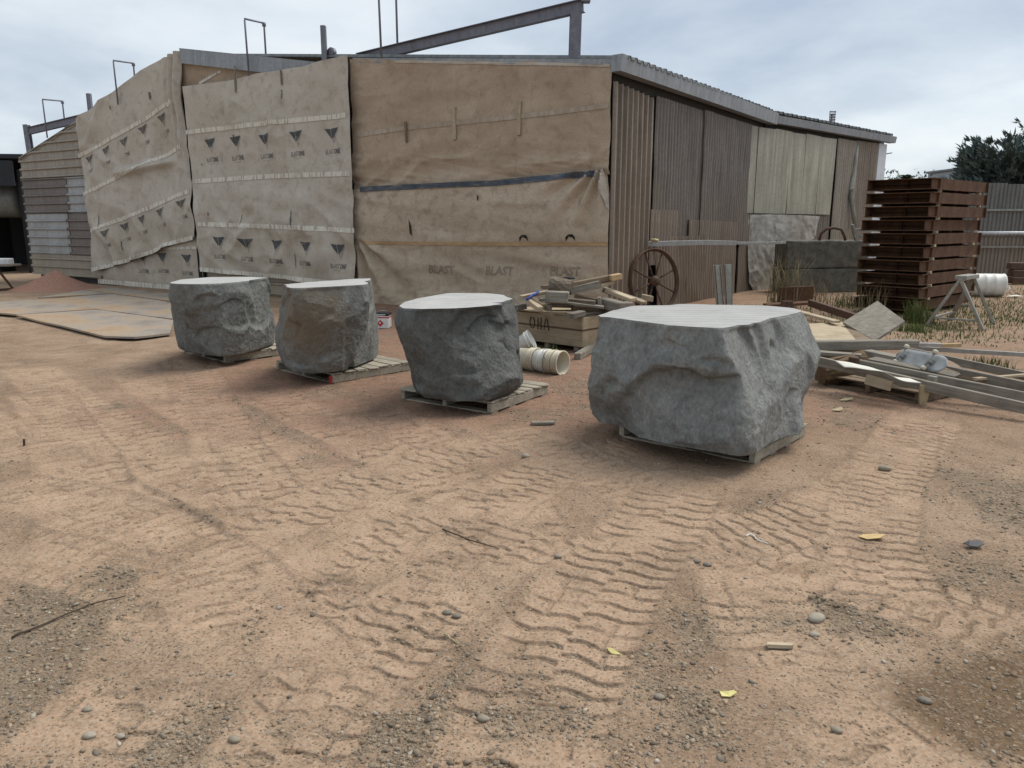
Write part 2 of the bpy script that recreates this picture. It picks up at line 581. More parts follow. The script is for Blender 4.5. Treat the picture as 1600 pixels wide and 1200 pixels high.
def flat(name, col, rough=.8, metal=0, var=.25, scale=12, spec=.3):
    def f(t, b):
        n = t.noise(t.coord('Object'), scale, 5, .65)
        return t.mix(1.0, col, t.ramp(n, [(.25, 1 - var), (.75, 1 + var)]), 'MULTIPLY')
    return material(name, f, rough, metal, spec)
flat('dark', (.018, .018, .018))
flat('interior', (.05, .048, .044))
flat('concrete', (.115, .11, .092), .92, 0, .5, 7)
flat('plastic_cream', (.55, .50, .38), .45, 0, .16, 9)
flat('plastic_white', (.66, .65, .6), .45, 0, .14, 9)
flat('wire', (.35, .34, .31), .5)
flat('red_paint', (.42, .03, .03), .5, 0, .15)
flat('tin_white', (.66, .66, .65), .4, 0, .08)
flat('tin_black', (.03, .03, .035), .4)
flat('blue_strap', (.03, .06, .28), .6)
flat('dark_roof', (.022, .025, .03), .6)
flat('tank', (.23, .24, .23), .5, .2)
flat('yellow_paint', (.62, .52, .24), .6)
flat('paper', (.62, .6, .53), .9, 0, .1)
flat('leaf_yellow', (.60, .53, .22), .7, 0, .15)
flat('leaf_tan', (.5, .36, .17), .8, 0, .2)
flat('twig', (.07, .052, .036), .9)
flat('straw', (.40, .32, .2), .9, 0, .3)
flat('coir', (.12, .08, .042), .95, 0, .5, 40)
flat('grit', (.30, .165, .12), .95, 0, .3, 25)
flat('board_art', (.3, .31, .31), .5, 0, .4, 6)
flat('lamp_glass', (.3, .33, .36), .4)
flat('building_grey', (.33, .36, .38), .8)
flat('steel_plate', (.36, .29, .22), .75, .0, .3, 3)

def m_plate(t, b):
    P = t.coord('Object')
    n = t.noise(P, .9, 6, .62, .6)
    m = t.noise(P, 18, 5, .7)
    c = t.ramp(n, [(.32, (.2, .165, .135)), (.46, (.275, .24, .205)), (.56, (.33, .25, .17)), (.72, (.3, .18, .11))])
    return t.mix(.6, c, t.ramp(m, [(.3, .75), (.7, 1.2)]), 'MULTIPLY')
material('steel_plate', m_plate, .8, 0, .25)
def m_leafy(name, a, c_):
    def f(t, b):
        n = t.noise(t.coord('Object'), 3.0, 3, .6)
        return t.ramp(n, [(.3, a), (.7, c_)])
    return material(name, f, .8, spec=.2)
m_leafy('conifer', (.07, .1, .095), (.13, .165, .15))
m_leafy('palm_leaf', (.035, .055, .04), (.075, .1, .065))
m_leafy('grass_green', (.06, .085, .022), (.14, .165, .055))
m_leafy('grass_dry', (.16, .13, .07), (.3, .25, .15))

# ------------------------------------------------------------------ ground
TRACKS = [  # (points on the ground, width, tread depth, phase)
    ([(-5.945, 9.234), (-4.143, 7.114), (-2.617, 5.477), (-1.466, 4.376), (-0.663, 3.516), (-0.289, 2.871)], .55, .034, .1),
    ([(-4.631, 9.106), (-2.994, 6.986), (-1.661, 5.462), (-0.74, 4.418), (-0.161, 3.588)], .55, .034, .4),
    ([(-5.419, 7.194), (-3.568, 5.477), (-2.354, 4.376), (-1.452, 3.516), (-0.933, 2.823)], .55, .034, .7),
    ([(-2.672, 7.833), (-1.604, 6.425), (-0.685, 5.247), (-0.039, 4.376), (0.328, 3.662)], .52, .030, .2),
    ([(-1.317, 6.986), (-0.789, 6.096), (-0.289, 5.104), (0, 4.376), (0.117, 3.739)], .5, .028, .6),
    ([(-4.135, 9.782), (-2.692, 6.741), (-1.694, 4.837), (-0.965, 3.588), (-0.391, 2.644)], .5, .030, .85),
    ([(-4.942, 7.833), (-3.524, 5.906), (-2.605, 4.483), (-2.052, 3.516)], .5, .028, .33),
    ([(-0.737, 2.871), (-0.505, 3.516), (-0.154, 4.376), (0.271, 5.175), (0.794, 5.727), (1.43, 5.906)], .5, .022, .9),
    ([(-1.447, 2.871), (-1.484, 3.516), (-1.273, 4.376), (-0.731, 5.247), (-0.051, 5.906)], .5, .022, .35),
    ([(-1.46, 2.065), (-1.431, 2.522), (-1.281, 3.135), (-0.953, 3.819), (-0.395, 4.483)], .5, .020, .65),
    ([(-0.78, 2.037), (-0.722, 2.41), (-0.534, 2.921), (-0.189, 3.516), (0.222, 4.175)], .5, .022, .25),
    ([(1.327, 2.037), (1.195, 2.41), (1.131, 2.871), (1.168, 3.516), (1.256, 4.175)], .5, .020, .45),
    ([(-2.917, 3.903), (-2.228, 3.662), (-1.472, 3.254), (-0.894, 2.776), (-0.521, 2.307)], .5, .018, .3),
    ([(-3.473, 4.837), (-2.47, 4.376), (-1.573, 3.662), (-1.015, 2.921)], .55, .024, .55),
    ([(2.21, 2.871), (1.986, 3.124), (1.706, 3.38), (1.442, 3.662), (1.158, 4.08), (0.827, 4.714), (0.386, 5.558), (-0.166, 6.425)], .5, .025, .15),
    ([(3.738, 6.694), (3.076, 5.727), (2.274, 4.714), (1.626, 4.175), (1.077, 3.903), (0.603, 3.755), (0.131, 3.662)], .52, .026, .5),
    ([(3.413, 6.339), (2.742, 5.247), (2.2, 4.376), (1.868, 3.662), (1.765, 3.135)], .46, .020, .8),
    ([(-0.019, 1.985), (0.025, 2.21), (0.122, 2.644), (0.313, 3.135), (0.573, 3.662), (0.868, 4.273), (1.11, 4.837)], .56, .026, .0),
]
def track_coords(pts, x, y):
    """Arc length and signed side distance to a smoothed polyline."""
    P = np.array(pts, float)
    tt = np.linspace(0, len(P) - 1, 60)
    i = np.clip(tt.astype(int), 0, len(P) - 2)
    f_ = (tt - i)[:, None]
    p0 = P[np.clip(i - 1, 0, None)]; p1 = P[i]; p2 = P[i + 1]; p3 = P[np.clip(i + 2, None, len(P) - 1)]
    Q = .5 * (2 * p1 + (p2 - p0) * f_ + (2 * p0 - 5 * p1 + 4 * p2 - p3) * f_ ** 2 + (3 * p1 - p0 - 3 * p2 + p3) * f_ ** 3)
    seg = np.linalg.norm(np.diff(Q, axis=0), axis=1)
    acc = np.concatenate([[0], np.cumsum(seg)])
    near_ = np.full(x.shape, 1e9)
    for q in Q[::2]:
        near_ = np.minimum(near_, (x - q[0]) ** 2 + (y - q[1]) ** 2)
    act = near_ < (.6 + 1.1 * seg.max()) ** 2
    full, (x, y) = x, (x[act], y[act])
    best = np.full(x.shape, 1e9); S = np.zeros(x.shape); T = np.zeros(x.shape)
    for k in range(len(Q) - 1):
        d = (Q[k + 1] - Q[k]) / max(seg[k], 1e-9)
        rx, ry = x - Q[k, 0], y - Q[k, 1]
        a = np.clip(rx * d[0] + ry * d[1], 0, seg[k])
        ex, ey = rx - a * d[0], ry - a * d[1]
        dist = ex * ex + ey * ey
        better = dist < best
        best = np.where(better, dist, best)
        S = np.where(better, acc[k] + a, S)
        T = np.where(better, np.where(d[0] * ey - d[1] * ex >= 0, 1, -1) * np.sqrt(dist), T)
    So = np.zeros(full.shape); To = np.full(full.shape, 9.0)
    So[act] = S; To[act] = T
    return So, To, acc[-1]
def soil(x, y):
    """Height and the soil masks (gravel, red dirt, pressed pads, painted shade) at ground points."""
    x = np.asarray(x, float); y = np.asarray(y, float)
    near = np.clip(1 - (np.hypot(x, y) - 14) / 14, 0, 1)
    big = fbm(x * .22, y * .22, oct=3)
    h = .022 * big * near + .012 * fbm(x * 1.1 + 5, y * 1.1, oct=4)
    rough = fbm(x * 5.5, y * 5.5, oct=5, gain=.6)
    h = h + .0095 * rough + .005 * fbm(x * 21 + 3, y * 21, oct=3, gain=.7) * near
    pad = np.zeros_like(x)
    r_ = np.hypot(x, y)
    for pts, wd, dep, ph in TRACKS:
        xs = [p[0] for p in pts]; ys = [p[1] for p in pts]
        sel = (x > min(xs) - 1) & (x < max(xs) + 1) & (y > min(ys) - 1) & (y < max(ys) + 1)
        if not sel.any(): continue
        X, Y = x[sel], y[sel]
        wob = .03 * pnoise(X * 2.3 + ph * 9, Y * 2.3)
        S, T, L = track_coords(pts, X, Y)
        T = T + wob
        a = np.abs(T) / (wd / 2)
        inside = sstep(1.12, .86, a) * sstep(-.02, .25, S) * sstep(L + .02, L - .25, S)
        patch = sstep(-.34, .02, fbm(X * .9 + 31 * ph, Y * .9 + 17, oct=3) + .10)
        m = inside * patch
        pitch = .122 if dep < .027 else .168
        side = np.where(T > 0, .5, 0.0)
        tri = np.abs(((a * 1.25 + .2) % 1.0) - .5) * 2
        u = S / pitch + side + .22 * tri + .2 * pnoise(X * 4.5 + 3, Y * 4.5 + ph * 7) + .25 * pnoise(X * 1.1, Y * 1.1 + ph * 5) + ph
        k = np.round(u)
        fr = u - k
        dist = np.abs(fr) * pitch
        gw = pitch * .105 + .004 * pnoise(X * 3, Y * 3 + 9)
        line = sstep(gw + .007, gw - .005, dist)                 # slot left across the track by each tread bar
        line = line * sstep(-.42, -.02, pnoise(X * 3.1 + 7, Y * 3.1))
        kf = np.floor(u)
        rnd_ = (np.sin(kf * 12.9898 + np.where(T > 0, 1.7, 4.1)) * 43758.5453) % 1.0
        link = sstep(.016, .006, np.abs(np.abs(T) - wd / 2 * (.38 + .25 * rnd_))) * (rnd_ > .45)
        groove = np.clip(np.maximum(line, link * .7), 0, 1)
        z = -.004 - dep * .46 * groove + .0025 * (1 - (2 * fr) ** 2) + .002 * fbm(X * 8, Y * 8, oct=2)
        hs = h[sel]
        berm = .010 * np.exp(-((a - 1.12) / .12) ** 2) * patch
        h[sel] = hs * (1 - m * .8) + z * m + berm
        ps = pad[sel]
        pad[sel] = np.maximum(ps * (1 - m), m * (1 - .75 * groove))
    # masks
    n1 = fbm(x * .55 + 40, y * .55 + 3, oct=5, gain=.6)
    n2 = fbm(x * 1.7 + 9, y * 1.7 + 21, oct=4, gain=.6)
    gx = lambda cx, cy, rx, ry: np.exp(-(((x - cx) / rx) ** 2 + ((y - cy) / ry) ** 2))
    gravel = sstep(.02, .32, n1 * .6 + n2 * .6 + .05)
    extra = (1.0 * gx(*(-2, 2.871), .55, .7) + .9 * gx(*(-1.02, 2.307), .7, .3) + .95 * gx(*(-0.214, 2.274), .32, .22)
             + .8 * gx(*(0.623, 2.375), .3, .35) + .7 * gx(*(1.082, 3.135), .6, .35) + .9 * gx(*(3.092, 4.837), .9, 1.0)
             + .6 * gx(*(-0.455, 3.135), .35, .3) + .6 * gx(*(-4.031, 7.248), 1.0, .7) + .5 * gx(*(0.298, 5.727), .6, .3)
             + .7 * gx(*(1.509, 3.135), .5, .25) + .5 * gx(*(-0.786, 3.662), .4, .3))
    gravel = np.clip(gravel * .6 + sstep(.3, .9, extra + n2 * .7) * .7, 0, 1) * (1 - .8 * pad)
    gravel = np.where(r_ > 13, gravel * .5, gravel)
    red = np.clip(sstep(4.4, 7.6, y + 2.2 * n1 - .2 * np.abs(x - .4)) * sstep(-5.5, -2.5, x + n1) * .9 + .3 * sstep(.1, .5, n2), 0, 1)
    red = red * (1 - .7 * sstep(3.6, 6.0, x))
    shade_tint = np.clip(sstep(.35, .95, 1.0 * gx(*(1.851, 2.447), .62, .42) + .75 * gx(*(1.273, 4.376), .45, .2) * 0 + .6 * gx(*(1.479, 3.588), .35, .14) + n2 * .75 + n1 * .4), 0, 1) * .75  # near right corner shade painted into the soil colour, plus scattered dark patches
    return h, gravel, red, np.clip(pad * .9, 0, 1), shade_tint

R = np.concatenate([np.geomspace(.25, 1.5, 14)[:-1], np.geomspace(1.5, 13, 980)[:-1], np.geomspace(13, 40, 110)[:-1], np.geomspace(40, 900, 22)])
TH = np.concatenate([np.linspace(-230, -46, 30)[:-1], np.linspace(-46, 46, 580)[:-1], np.linspace(46, 130, 14)])
TH = np.radians(TH)
rr, tt = np.meshgrid(R, TH, indexing='ij')
gxx, gyy = rr * np.sin(tt), rr * np.cos(tt)
gh, g_gravel, g_red, g_pad, g_shade = soil(gxx, gyy)
gh = np.where(rr > 60, 0, gh)
ground = grid_mesh('ground', np.stack([gxx, gyy, gh], -1)[:, ::-1], 'soil')
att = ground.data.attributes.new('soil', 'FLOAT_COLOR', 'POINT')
att.data.foreach_set('color', np.stack([g_gravel, g_red, g_pad, g_shade], -1)[:, ::-1].reshape(-1).astype(np.float32))
tag(ground, kind='structure')
def gz(x, y):
    return float(soil(np.array([x]), np.array([y]))[0][0])

# ---- loose stones: one mass of small pebbles, the larger ones singly
phi = (1 + 5 ** .5) / 2
ICO = np.array([(-1, phi, 0), (1, phi, 0), (-1, -phi, 0), (1, -phi, 0), (0, -1, phi), (0, 1, phi), (0, -1, -phi), (0, 1, -phi), (phi, 0, -1), (phi, 0, 1), (-phi, 0, -1), (-phi, 0, 1)]) / 1.9
ICF = np.array([(0, 11, 5), (0, 5, 1), (0, 1, 7), (0, 7, 10), (0, 10, 11), (1, 5, 9), (5, 11, 4), (11, 10, 2), (10, 7, 6), (7, 1, 8), (3, 9, 4), (3, 4, 2), (3, 2, 6), (3, 6, 8), (3, 8, 9), (4, 9, 5), (2, 4, 11), (6, 2, 10), (8, 6, 7), (9, 8, 1)])
def pebbles(name, n, rmin, rmax, smin, smax, power, amin=-44, amax=44, even=0.0):
    a = np.radians(rng.uniform(amin, amax, n * 4))
    r = rmin * (rmax / rmin) ** rng.uniform(0, 1, n * 4)
    x, y = r * np.sin(a), r * np.cos(a)
    h, gr, red, pad, shade_tint = soil(x, y)
    keep = rng.uniform(0, 1, n * 4) < np.clip(.05 + gr * 1.0 - .3 * pad + even, .012, 1) * (1 - .9 * shade_tint)
    x, y, h, gr = x[keep][:n], y[keep][:n], h[keep][:n], gr[keep][:n]
    m = len(x)
    s = smin * (smax / smin) ** (rng.uniform(0, 1, m) ** power)
    sc = np.stack([s * rng.uniform(.8, 1.5, m), s * rng.uniform(.65, 1.0, m), s * rng.uniform(.4, .75, m)], -1)
    V = ICO[None] * (1 + rng.uniform(-.18, .18, (m, 12, 1))) * sc[:, None]
    yaw = rng.uniform(0, 6.28, m); c_, s_ = np.cos(yaw)[:, None], np.sin(yaw)[:, None]
    tilt = rng.uniform(-.35, .35, m)[:, None]
    vx, vy, vz = V[..., 0], V[..., 1], V[..., 2]
    vz = vz + vx * tilt
    X = vx * c_ - vy * s_ + x[:, None]; Y = vx * s_ + vy * c_ + y[:, None]; Z = vz + (h + sc[:, 2] * .2)[:, None]
    V = np.stack([X, Y, Z], -1).reshape(-1, 3)
    F = (ICF[None] + 12 * np.arange(m)[:, None, None]).reshape(-1, 3)
    me = bpy.data.meshes.new(name)
    me.vertices.add(len(V)); me.vertices.foreach_set('co', V.reshape(-1).astype(np.float32))
    me.loops.add(F.size); me.loops.foreach_set('vertex_index', F.reshape(-1).astype(np.int32))
    me.polygons.add(len(F))
    me.polygons.foreach_set('loop_start', np.arange(0, F.size, 3, dtype=np.int32))
    me.polygons.foreach_set('loop_total', np.full(len(F), 3, np.int32))
    me.polygons.foreach_set('use_smooth', np.full(len(F), True))
    me.materials.append(MATS['pebble'])
    me.update(calc_edges=True)
    pal = np.array([(.21, .165, .118), (.265, .21, .15), (.17, .14, .108), (.31, .23, .155), (.215, .185, .145), (.35, .31, .25), (.25, .17, .11)])
    tone = pal[rng.choice(len(pal), m, p=[.27, .24, .11, .17, .05, .04, .12])] * rng.uniform(.7, 1.2, (m, 1))
    cc = np.concatenate([np.repeat(tone, 12, 0), np.ones((m * 12, 1))], 1)
    at = me.attributes.new('tone', 'FLOAT_COLOR', 'POINT')
    at.data.foreach_set('color', cc.reshape(-1).astype(np.float32))
    return place(bpy.data.objects.new(name, me))
o = pebbles('gravel', 38000, 1.7, 8.5, .0025, .0138, 3.0)
tag(o, 'loose grey and tan pebbles scattered over the dirt yard', kind='stuff')
o = pebbles('grit', 30000, 1.7, 5.5, .0018, .0055, 1.6, even=.3)
tag(o, 'fine brown grit strewn over the near dirt', kind='stuff')

# ------------------------------------------------------------------ the shed
CX, CY = 1.756, 14.1
ROT_F = math.atan2(.51317, -.85829)      # local x runs along the front towards the far end, local y points out to the yard
ROT_1 = math.atan2(.80850, .58849)       # side wall, near stretch: outside is local -y
KX, KY = 6.56, 20.7
ROT_2 = math.atan2(.67928, .73388)       # side wall, far stretch
def f2w(s, o, z):
    return (CX - .85829 * s - .51317 * o, CY + .51317 * s - .85829 * o, z)
def w1w(t, o, z):      # o outwards
    return (CX + .58849 * t + .8085 * o, CY + .8085 * t - .58849 * o, z)
def w2w(t, o, z):
    return (KX + .73388 * t + .67928 * o, KY + .67928 * t - .73388 * o, z)

shed = thing('shed', 'large old corrugated iron shed patched with cloth and odd sheets', 'shed', (CX, CY, 0), 0)
def loc3(p): return (p[0] - CX, p[1] - CY, p[2])
def sheet(name, conv, s0, s1, zb, zt, off, mat, pitch=.076, amp=.009, horiz=False, trap=False, parent=None, dent=.0, lean=0.0, org=(CX, CY), flip=False):
    """Corrugated sheet on a wall: s0..s1 along it, zb/zt are (start, end) heights."""
    L = abs(s1 - s0)
    def prof(d):
        ph = (d / pitch) % 1.0
        if trap:
            return amp * np.interp(ph, [0, .06, .16, .34, .44, 1.0], [0, 0, 1, 1, 0, 0]) * 2
        return amp * np.cos(ph * 2 * np.pi)
    if not horiz:
        per = 10 if trap else 8
        n = max(8, int(L / pitch * per))
        S = np.linspace(0, 1, n)
        if trap:
            k = np.arange(0, int(L / pitch) + 1)[:, None] + np.array([0, .06, .16, .34, .44])[None]
            S = np.unique(np.clip(np.concatenate([k.reshape(-1) * pitch / L, [0, 1]]), 0, 1))
        rows = 14
        b_ = np.linspace(0, 1, rows)
        SS, BB = np.meshgrid(S, b_)
        z = lerp(lerp(zb[0], zb[1], SS), lerp(zt[0], zt[1], SS), BB)
        y = prof(SS * L)
    else:
        n = max(6, int(L * 3))
        S = np.linspace(0, 1, n)
        Hh = max(zt) - min(zb)
        if trap:
            k = np.arange(0, int(Hh / pitch) + 1)[:, None] + np.array([0, .06, .16, .34, .44])[None]
            b_ = np.unique(np.clip(np.concatenate([k.reshape(-1) * pitch / Hh, [0, 1]]), 0, 1))
        else:
            b_ = np.linspace(0, 1, int(Hh / pitch * 8))
        SS, BB = np.meshgrid(S, b_)
        z = min(zb) + BB * Hh
        y = prof(BB * Hh)
        z = np.minimum(np.maximum(z, lerp(zb[0], zb[1], SS)), lerp(zt[0], zt[1], SS))
    s = s0 + SS * (s1 - s0) + lean * BB
    if dent:
        y = y + dent * fbm(s * 1.4 + s0, z * 1.4, oct=3)
    W = np.array([loc3(conv(a, off + c_, d)) for a, c_, d in zip(s.ravel(), y.ravel(), z.ravel())])
    W = W.reshape(*s.shape, 3)
    W[..., 0] -= org[0] - CX; W[..., 1] -= org[1] - CY
    return grid_mesh(name, W, mat, parent, smooth=not trap)
def slab(name, pts, mat, parent, thick=(0, 0, 0)):
    """Closed plate from four world corners and a thickness vector."""
    a = [Vector(loc3(p)) for p in pts]
    b_ = [p + Vector(thick) for p in a]
    return mesh(name, a + b_, [(3, 2, 1, 0), (4, 5, 6, 7), (0, 1, 5, 4), (1, 2, 6, 5), (2, 3, 7, 6), (3, 0, 4, 7)], mat, parent)

RIDGE_S, RIDGE_Z = 11.29, 5.80
END_S, END_Z = 19.2, 3.6
EAVE_Z = 4.42
# dark lining behind the cloth and the sheets
def wallquad(name, conv, s0, s1, zb, zt, off, mat, th=.1):
    A = conv(s0, off, zb[0]); B = conv(s1, off, zb[1]); C_ = conv(s1, off, zt[1]); D = conv(s0, off, zt[0])
    n = Vector(conv(s0, off - th, 0)) - Vector(conv(s0, off, 0))
    return slab(name, [A, B, C_, D], mat, shed, n)
wallquad('frame_wall', f2w, .05, RIDGE_S, (0, 0), (EAVE_Z - .1, RIDGE_Z - .1), -.12, 'interior')
wallquad('frame_wall', f2w, RIDGE_S, END_S - .05, (0, 0), (RIDGE_Z - .1, END_Z - .1), -.12, 'interior')
wallquad('frame_wall', w1w, .05, 8.1, (0, 0), (EAVE_Z - .1, EAVE_Z - .1), -.08, 'interior')
wallquad('frame_wall', w2w, .05, 7.5, (0, 0), (EAVE_Z - .1, EAVE_Z - .1), -.08, 'interior')
# end siding of horizontal ribbed sheets: patches of tan, taupe and grey
def top_at(s): return RIDGE_Z + (END_Z - RIDGE_Z) * (s - RIDGE_S) / (END_S - RIDGE_S)
PI_ = .235
e0, e1 = 15.6, 19.22
mid1, mid2 = (16.92, 3.137)[0], (17.033, 1.334)[0]
zsp = [.2, .82, 2.02, 2.98, 3.42]
sheet('wall_sheet', f2w, e0, e1, (.16, .2), (.80, .80), .045, 'sheet_tan', PI_, .03, True, True, shed, .02)
sheet('wall_sheet', f2w, mid2, e1, (.80, .80), (2.0, 2.0), .05, 'sheet_grey', PI_, .03, True, True, shed, .012)
sheet('wall_sheet', f2w, e0, mid2 + .03, (.80, .80), (2.0, 2.0), .03, 'sheet_taupe', PI_, .03, True, True, shed, .012)
sheet('wall_sheet', f2w, mid1, e1, (2.0, 2.0), (3.0, 3.0), .045, 'sheet_taupe', PI_, .03, True, True, shed, .012)
sheet('wall_sheet', f2w, e0, mid1 + .03, (2.0, 2.0), (3.0, 3.0), .028, 'sheet_grey', PI_, .03, True, True, shed, .012)
sheet('wall_sheet', f2w, e0, e1, (3.0, 3.0), (top_at(e0), top_at(e1)), .04, 'sheet_tan', PI_, .03, True, True, shed, .015)
sheet('wall_sheet', f2w, 5.9, 11.2, (0, 0), (.7, .7), -.04, 'sheet_tan', PI_, .02, True, True, shed, .015)
# fascia boards along the gable
def fascia(name, s0, z0, s1, z1, hgt, mat, off=.12, th=.06):
    n = Vector(f2w(0, off - th, 0)) - Vector(f2w(0, off, 0))
    return slab(name, [f2w(s0, off, z0 - hgt), f2w(s1, off, z1 - hgt), f2w(s1, off, z1), f2w(s0, off, z0)], mat, shed, n)
fa, fb = (6.777, 5.082), (11.288, 5.849)
fascia('fascia', fa[0], fa[1], fb[0], fb[1], .34, 'fascia_grey', .16)
fascia('fascia', -.05, EAVE_Z + .05, (5.9, 5.109)[0], (5.901, 5.097)[1], .09, 'fascia_grey', .05)
fascia('fascia', RIDGE_S + .05, RIDGE_Z + .0, 15.8, top_at(15.8) + .03, .14, 'fascia_grey', .05)
fascia('fascia', 15.8, top_at(15.8) + .03, END_S + .05, END_Z + .05, .10, 'sheet_tan', .06)
# side wall, near stretch: bold ribbed sheets, then older fine corrugated ones, patched below
sheet('wall_sheet', w1w, .0, (1.611, 2.31)[0], (0, 0), (4.12, 4.02), .0, 'sheet_brown', .2, .03, False, True, shed)
tB, tC, tD = (1.639, 2.311)[0], (4.034, 2.388)[0], (6.351, 2.462)[0]
sheet('wall_sheet', w1w, tB + .03, tC, (.9, 1.5), (4.1, 4.08), -.01, 'sheet_old', .14, .03, parent=shed, dent=.03)
sheet('wall_sheet', w1w, tC - .05, tD + .6, (1.2, 1.2), (4.1, 4.08), .015, 'sheet_old', .14, .03, parent=shed, dent=.05)
q1, q2 = (1.499, 1.98), (2.868, 1.974)
sheet('wall_sheet', w1w, q1[0], q2[0], (.9, .9), (q1[1], q2[1]), .04, 'sheet_brown', .14, .03, parent=shed, dent=.02)
q1, q2 = (3.345, 1.794), (6.34, 1.746)
sheet('wall_sheet', w1w, q1[0], q2[0], (0, 0), (q1[1], q2[1]), .035, 'sheet_brown', .14, .03, parent=shed, dent=.05)
sheet('wall_sheet', w1w, (1.916, 1.07)[0], (4.432, 0.988)[0], (0, 0), (1.45, 1.45), .055, 'sheet_brown', .14, .03, parent=shed, dent=.04, lean=-.22)
sheet('wall_sheet', w1w, tD + .2, 8.15, (0, 0), (1.95, 1.95), .0, 'sheet_old', .14, .03, parent=shed, dent=.03)
# side wall, far stretch: pale green sheets hung proud, then brown corrugated and a white corner
gxs = [1152, 1180.5, 1207, 1231.5, 1255, 1278, 1301]
GT = [(-1.415, 4.157), (-0.56, 4.152), (0.286, 4.126), (1.114, 4.094), (1.949, 4.09), (2.808, 4.101), (3.722, 4.078)]
for i in range(6):
    a, b_ = GT[i], GT[i + 1]
    top = (4.12 - .03 * (i % 2), 4.10)
    A = [w2w(a[0] + .012, .09 + .012 * (i % 2), 1.97), w2w(b_[0] - .006, .09 + .012 * (i % 2), 1.97), w2w(b_[0] - .006, .09 + .02 * (i % 3), top[1]), w2w(a[0] + .012, .10, top[0])]
    slab('green_sheet', A, 'sheet_green', shed, Vector(w2w(0, -.012, 0)) - Vector(w2w(0, 0, 0)))
sheet('wall_sheet', w2w, (3.951, 2.626)[0], (5.412, 2.665)[0], (0, 0), (4.15, 4.15), .03, 'sheet_tan', .14, .03, parent=shed, dent=.03)
sheet('wall_sheet', w2w, (5.412, 2.665)[0], (7.051, 2.709)[0], (0, 0), (4.18, 4.2), .0, 'sheet_brown', .14, .03, parent=shed, dent=.02)
sheet('wall_sheet', w2w, .2, (3.951, 2.626)[0], (0, 0), (1.98, 1.98), .0, 'sheet_old', .14, .03, parent=shed, dent=.03)
wallquad('corner_trim', w2w, (6.869, 3.496)[0], (7.456, 3.525)[0], (0, 0), (4.2, 4.2), .04, 'white_trim', .3)
# gutters
def gutter(conv, t0, z0, t1, z1, off, h, depth):
    n = Vector(conv(0, off - depth, 0)) - Vector(conv(0, off, 0))
    return slab('gutter', [conv(t0, off, z0 - h), conv(t1, off, z1 - h), conv(t1, off + .03, z1), conv(t0, off + .03, z0)], 'fascia_grey', shed, n)
gutter(w1w, -.15, 4.52, 8.3, 4.47, .22, .27, .2)
gutter(w2w, -.1, 4.42, 7.7, 4.44, .2, .19, .2)
# roof: ribbed sheets running up from the eave to the ridge
back = Vector((.62, .785, 0)).normalized()
R0 = Vector(f2w(RIDGE_S, -.02, RIDGE_Z - .1))
E0, E1, E2 = Vector(w1w(.05, .26, 4.46)), Vector(w1w(8.2, .24, 4.46)), Vector(w2w(7.7, .22, 4.45))
def roof_side(name, nodes, ridge_fn, amp, pitch, lo=0):
    cols = []
    total = 0
    for a, b_ in zip(nodes[:-1], nodes[1:]):
        L = (b_ - a).length
        k = int(L / pitch)
        for j in range(k):
            for fr, hh in ((0, 0), (.06, 0), (.16, 1), (.36, 1), (.46, 0)):
                d = (j + fr) * pitch / L
                e = a.lerp(b_, d)
                g_ = ridge_fn(total + d * L)
                wob = .006 * math.sin(j * 2.3)
                cols.append((e + Vector((0, 0, amp * hh + wob)), e.lerp(g_, .5) + Vector((0, 0, amp * hh)), g_ + Vector((0, 0, amp * hh))))
        total += L
    n_ = 25                                   # five ribs to a sheet
    for k0 in range(0, len(cols) - 1, n_):
        part_ = cols[k0:k0 + n_ + 1]
        if len(part_) < 2: continue
        V = np.array([[loc3(c[i]) for c in part_] for i in range(3)])
        o = grid_mesh(name, V[::-1], 'roof_grey', shed, smooth=False)
        sm = o.modifiers.new('thick', 'SOLIDIFY')
        sm.thickness = .012
roof_side('roof_sheet', [E0, E1, E2], lambda d: R0 + back * d, .055, .24)
L0, L1 = Vector(f2w(END_S + .1, -.02, END_Z)), Vector(f2w(END_S + .1, -.02, END_Z)) + back * 15
roof_side('roof_sheet', [L0, L1], lambda d: R0 + back * d, .045, .24)

# ---- steel standing above the front
def steel_i(parent, A, B, hgt, wid, name='beam'):
    """I-section beam from A to B."""
    mid, rot, L = orient(A, B)
    t_ = .014
    V, F = [], []
    for (y0, y1, z0, z1) in ((-wid / 2, wid / 2, hgt / 2 - t_, hgt / 2), (-wid / 2, wid / 2, -hgt / 2, -hgt / 2 + t_), (-t_ / 2, t_ / 2, -hgt / 2 + t_, hgt / 2 - t_)):
        k = len(V)
        for x in (-L / 2, L / 2):
            V += [(x, y0, z0), (x, y1, z0), (x, y1, z1), (x, y0, z1)]
        F += [(k + 3, k + 2, k + 1, k), (k + 4, k + 5, k + 6, k + 7), (k, k + 1, k + 5, k + 4), (k + 1, k + 2, k + 6, k + 5), (k + 2, k + 3, k + 7, k + 6), (k + 3, k, k + 4, k + 7)]
    return mesh(name, V, F, 'steel_purple', parent, mid, rot)
def rel(t, p): return Vector(p) - t.location
g1 = thing('steel_gantry', 'long sloping steel beam and post standing above the brown cloth wall', 'steel gantry', f2w(.9, -.15, 4.4))
a, b_, c_ = (0.833, 5.558), (5.918, 5.111), (0.839, 4.443)
steel_i(g1, rel(g1, f2w(a[0] - .16, -.15, a[1] - .1)), rel(g1, f2w(b_[0], -.15, b_[1])), .21, .14)
steel_i(g1, rel(g1, f2w(c_[0], -.15, 4.42)), rel(g1, f2w(c_[0] - .02, -.15, a[1] - .2)), .22, .2, 'post')
box('end_plate', .16, .16, .03, 'steel_purple', g1, rel(g1, f2w(a[0] - .2, -.15, a[1] - .04)))
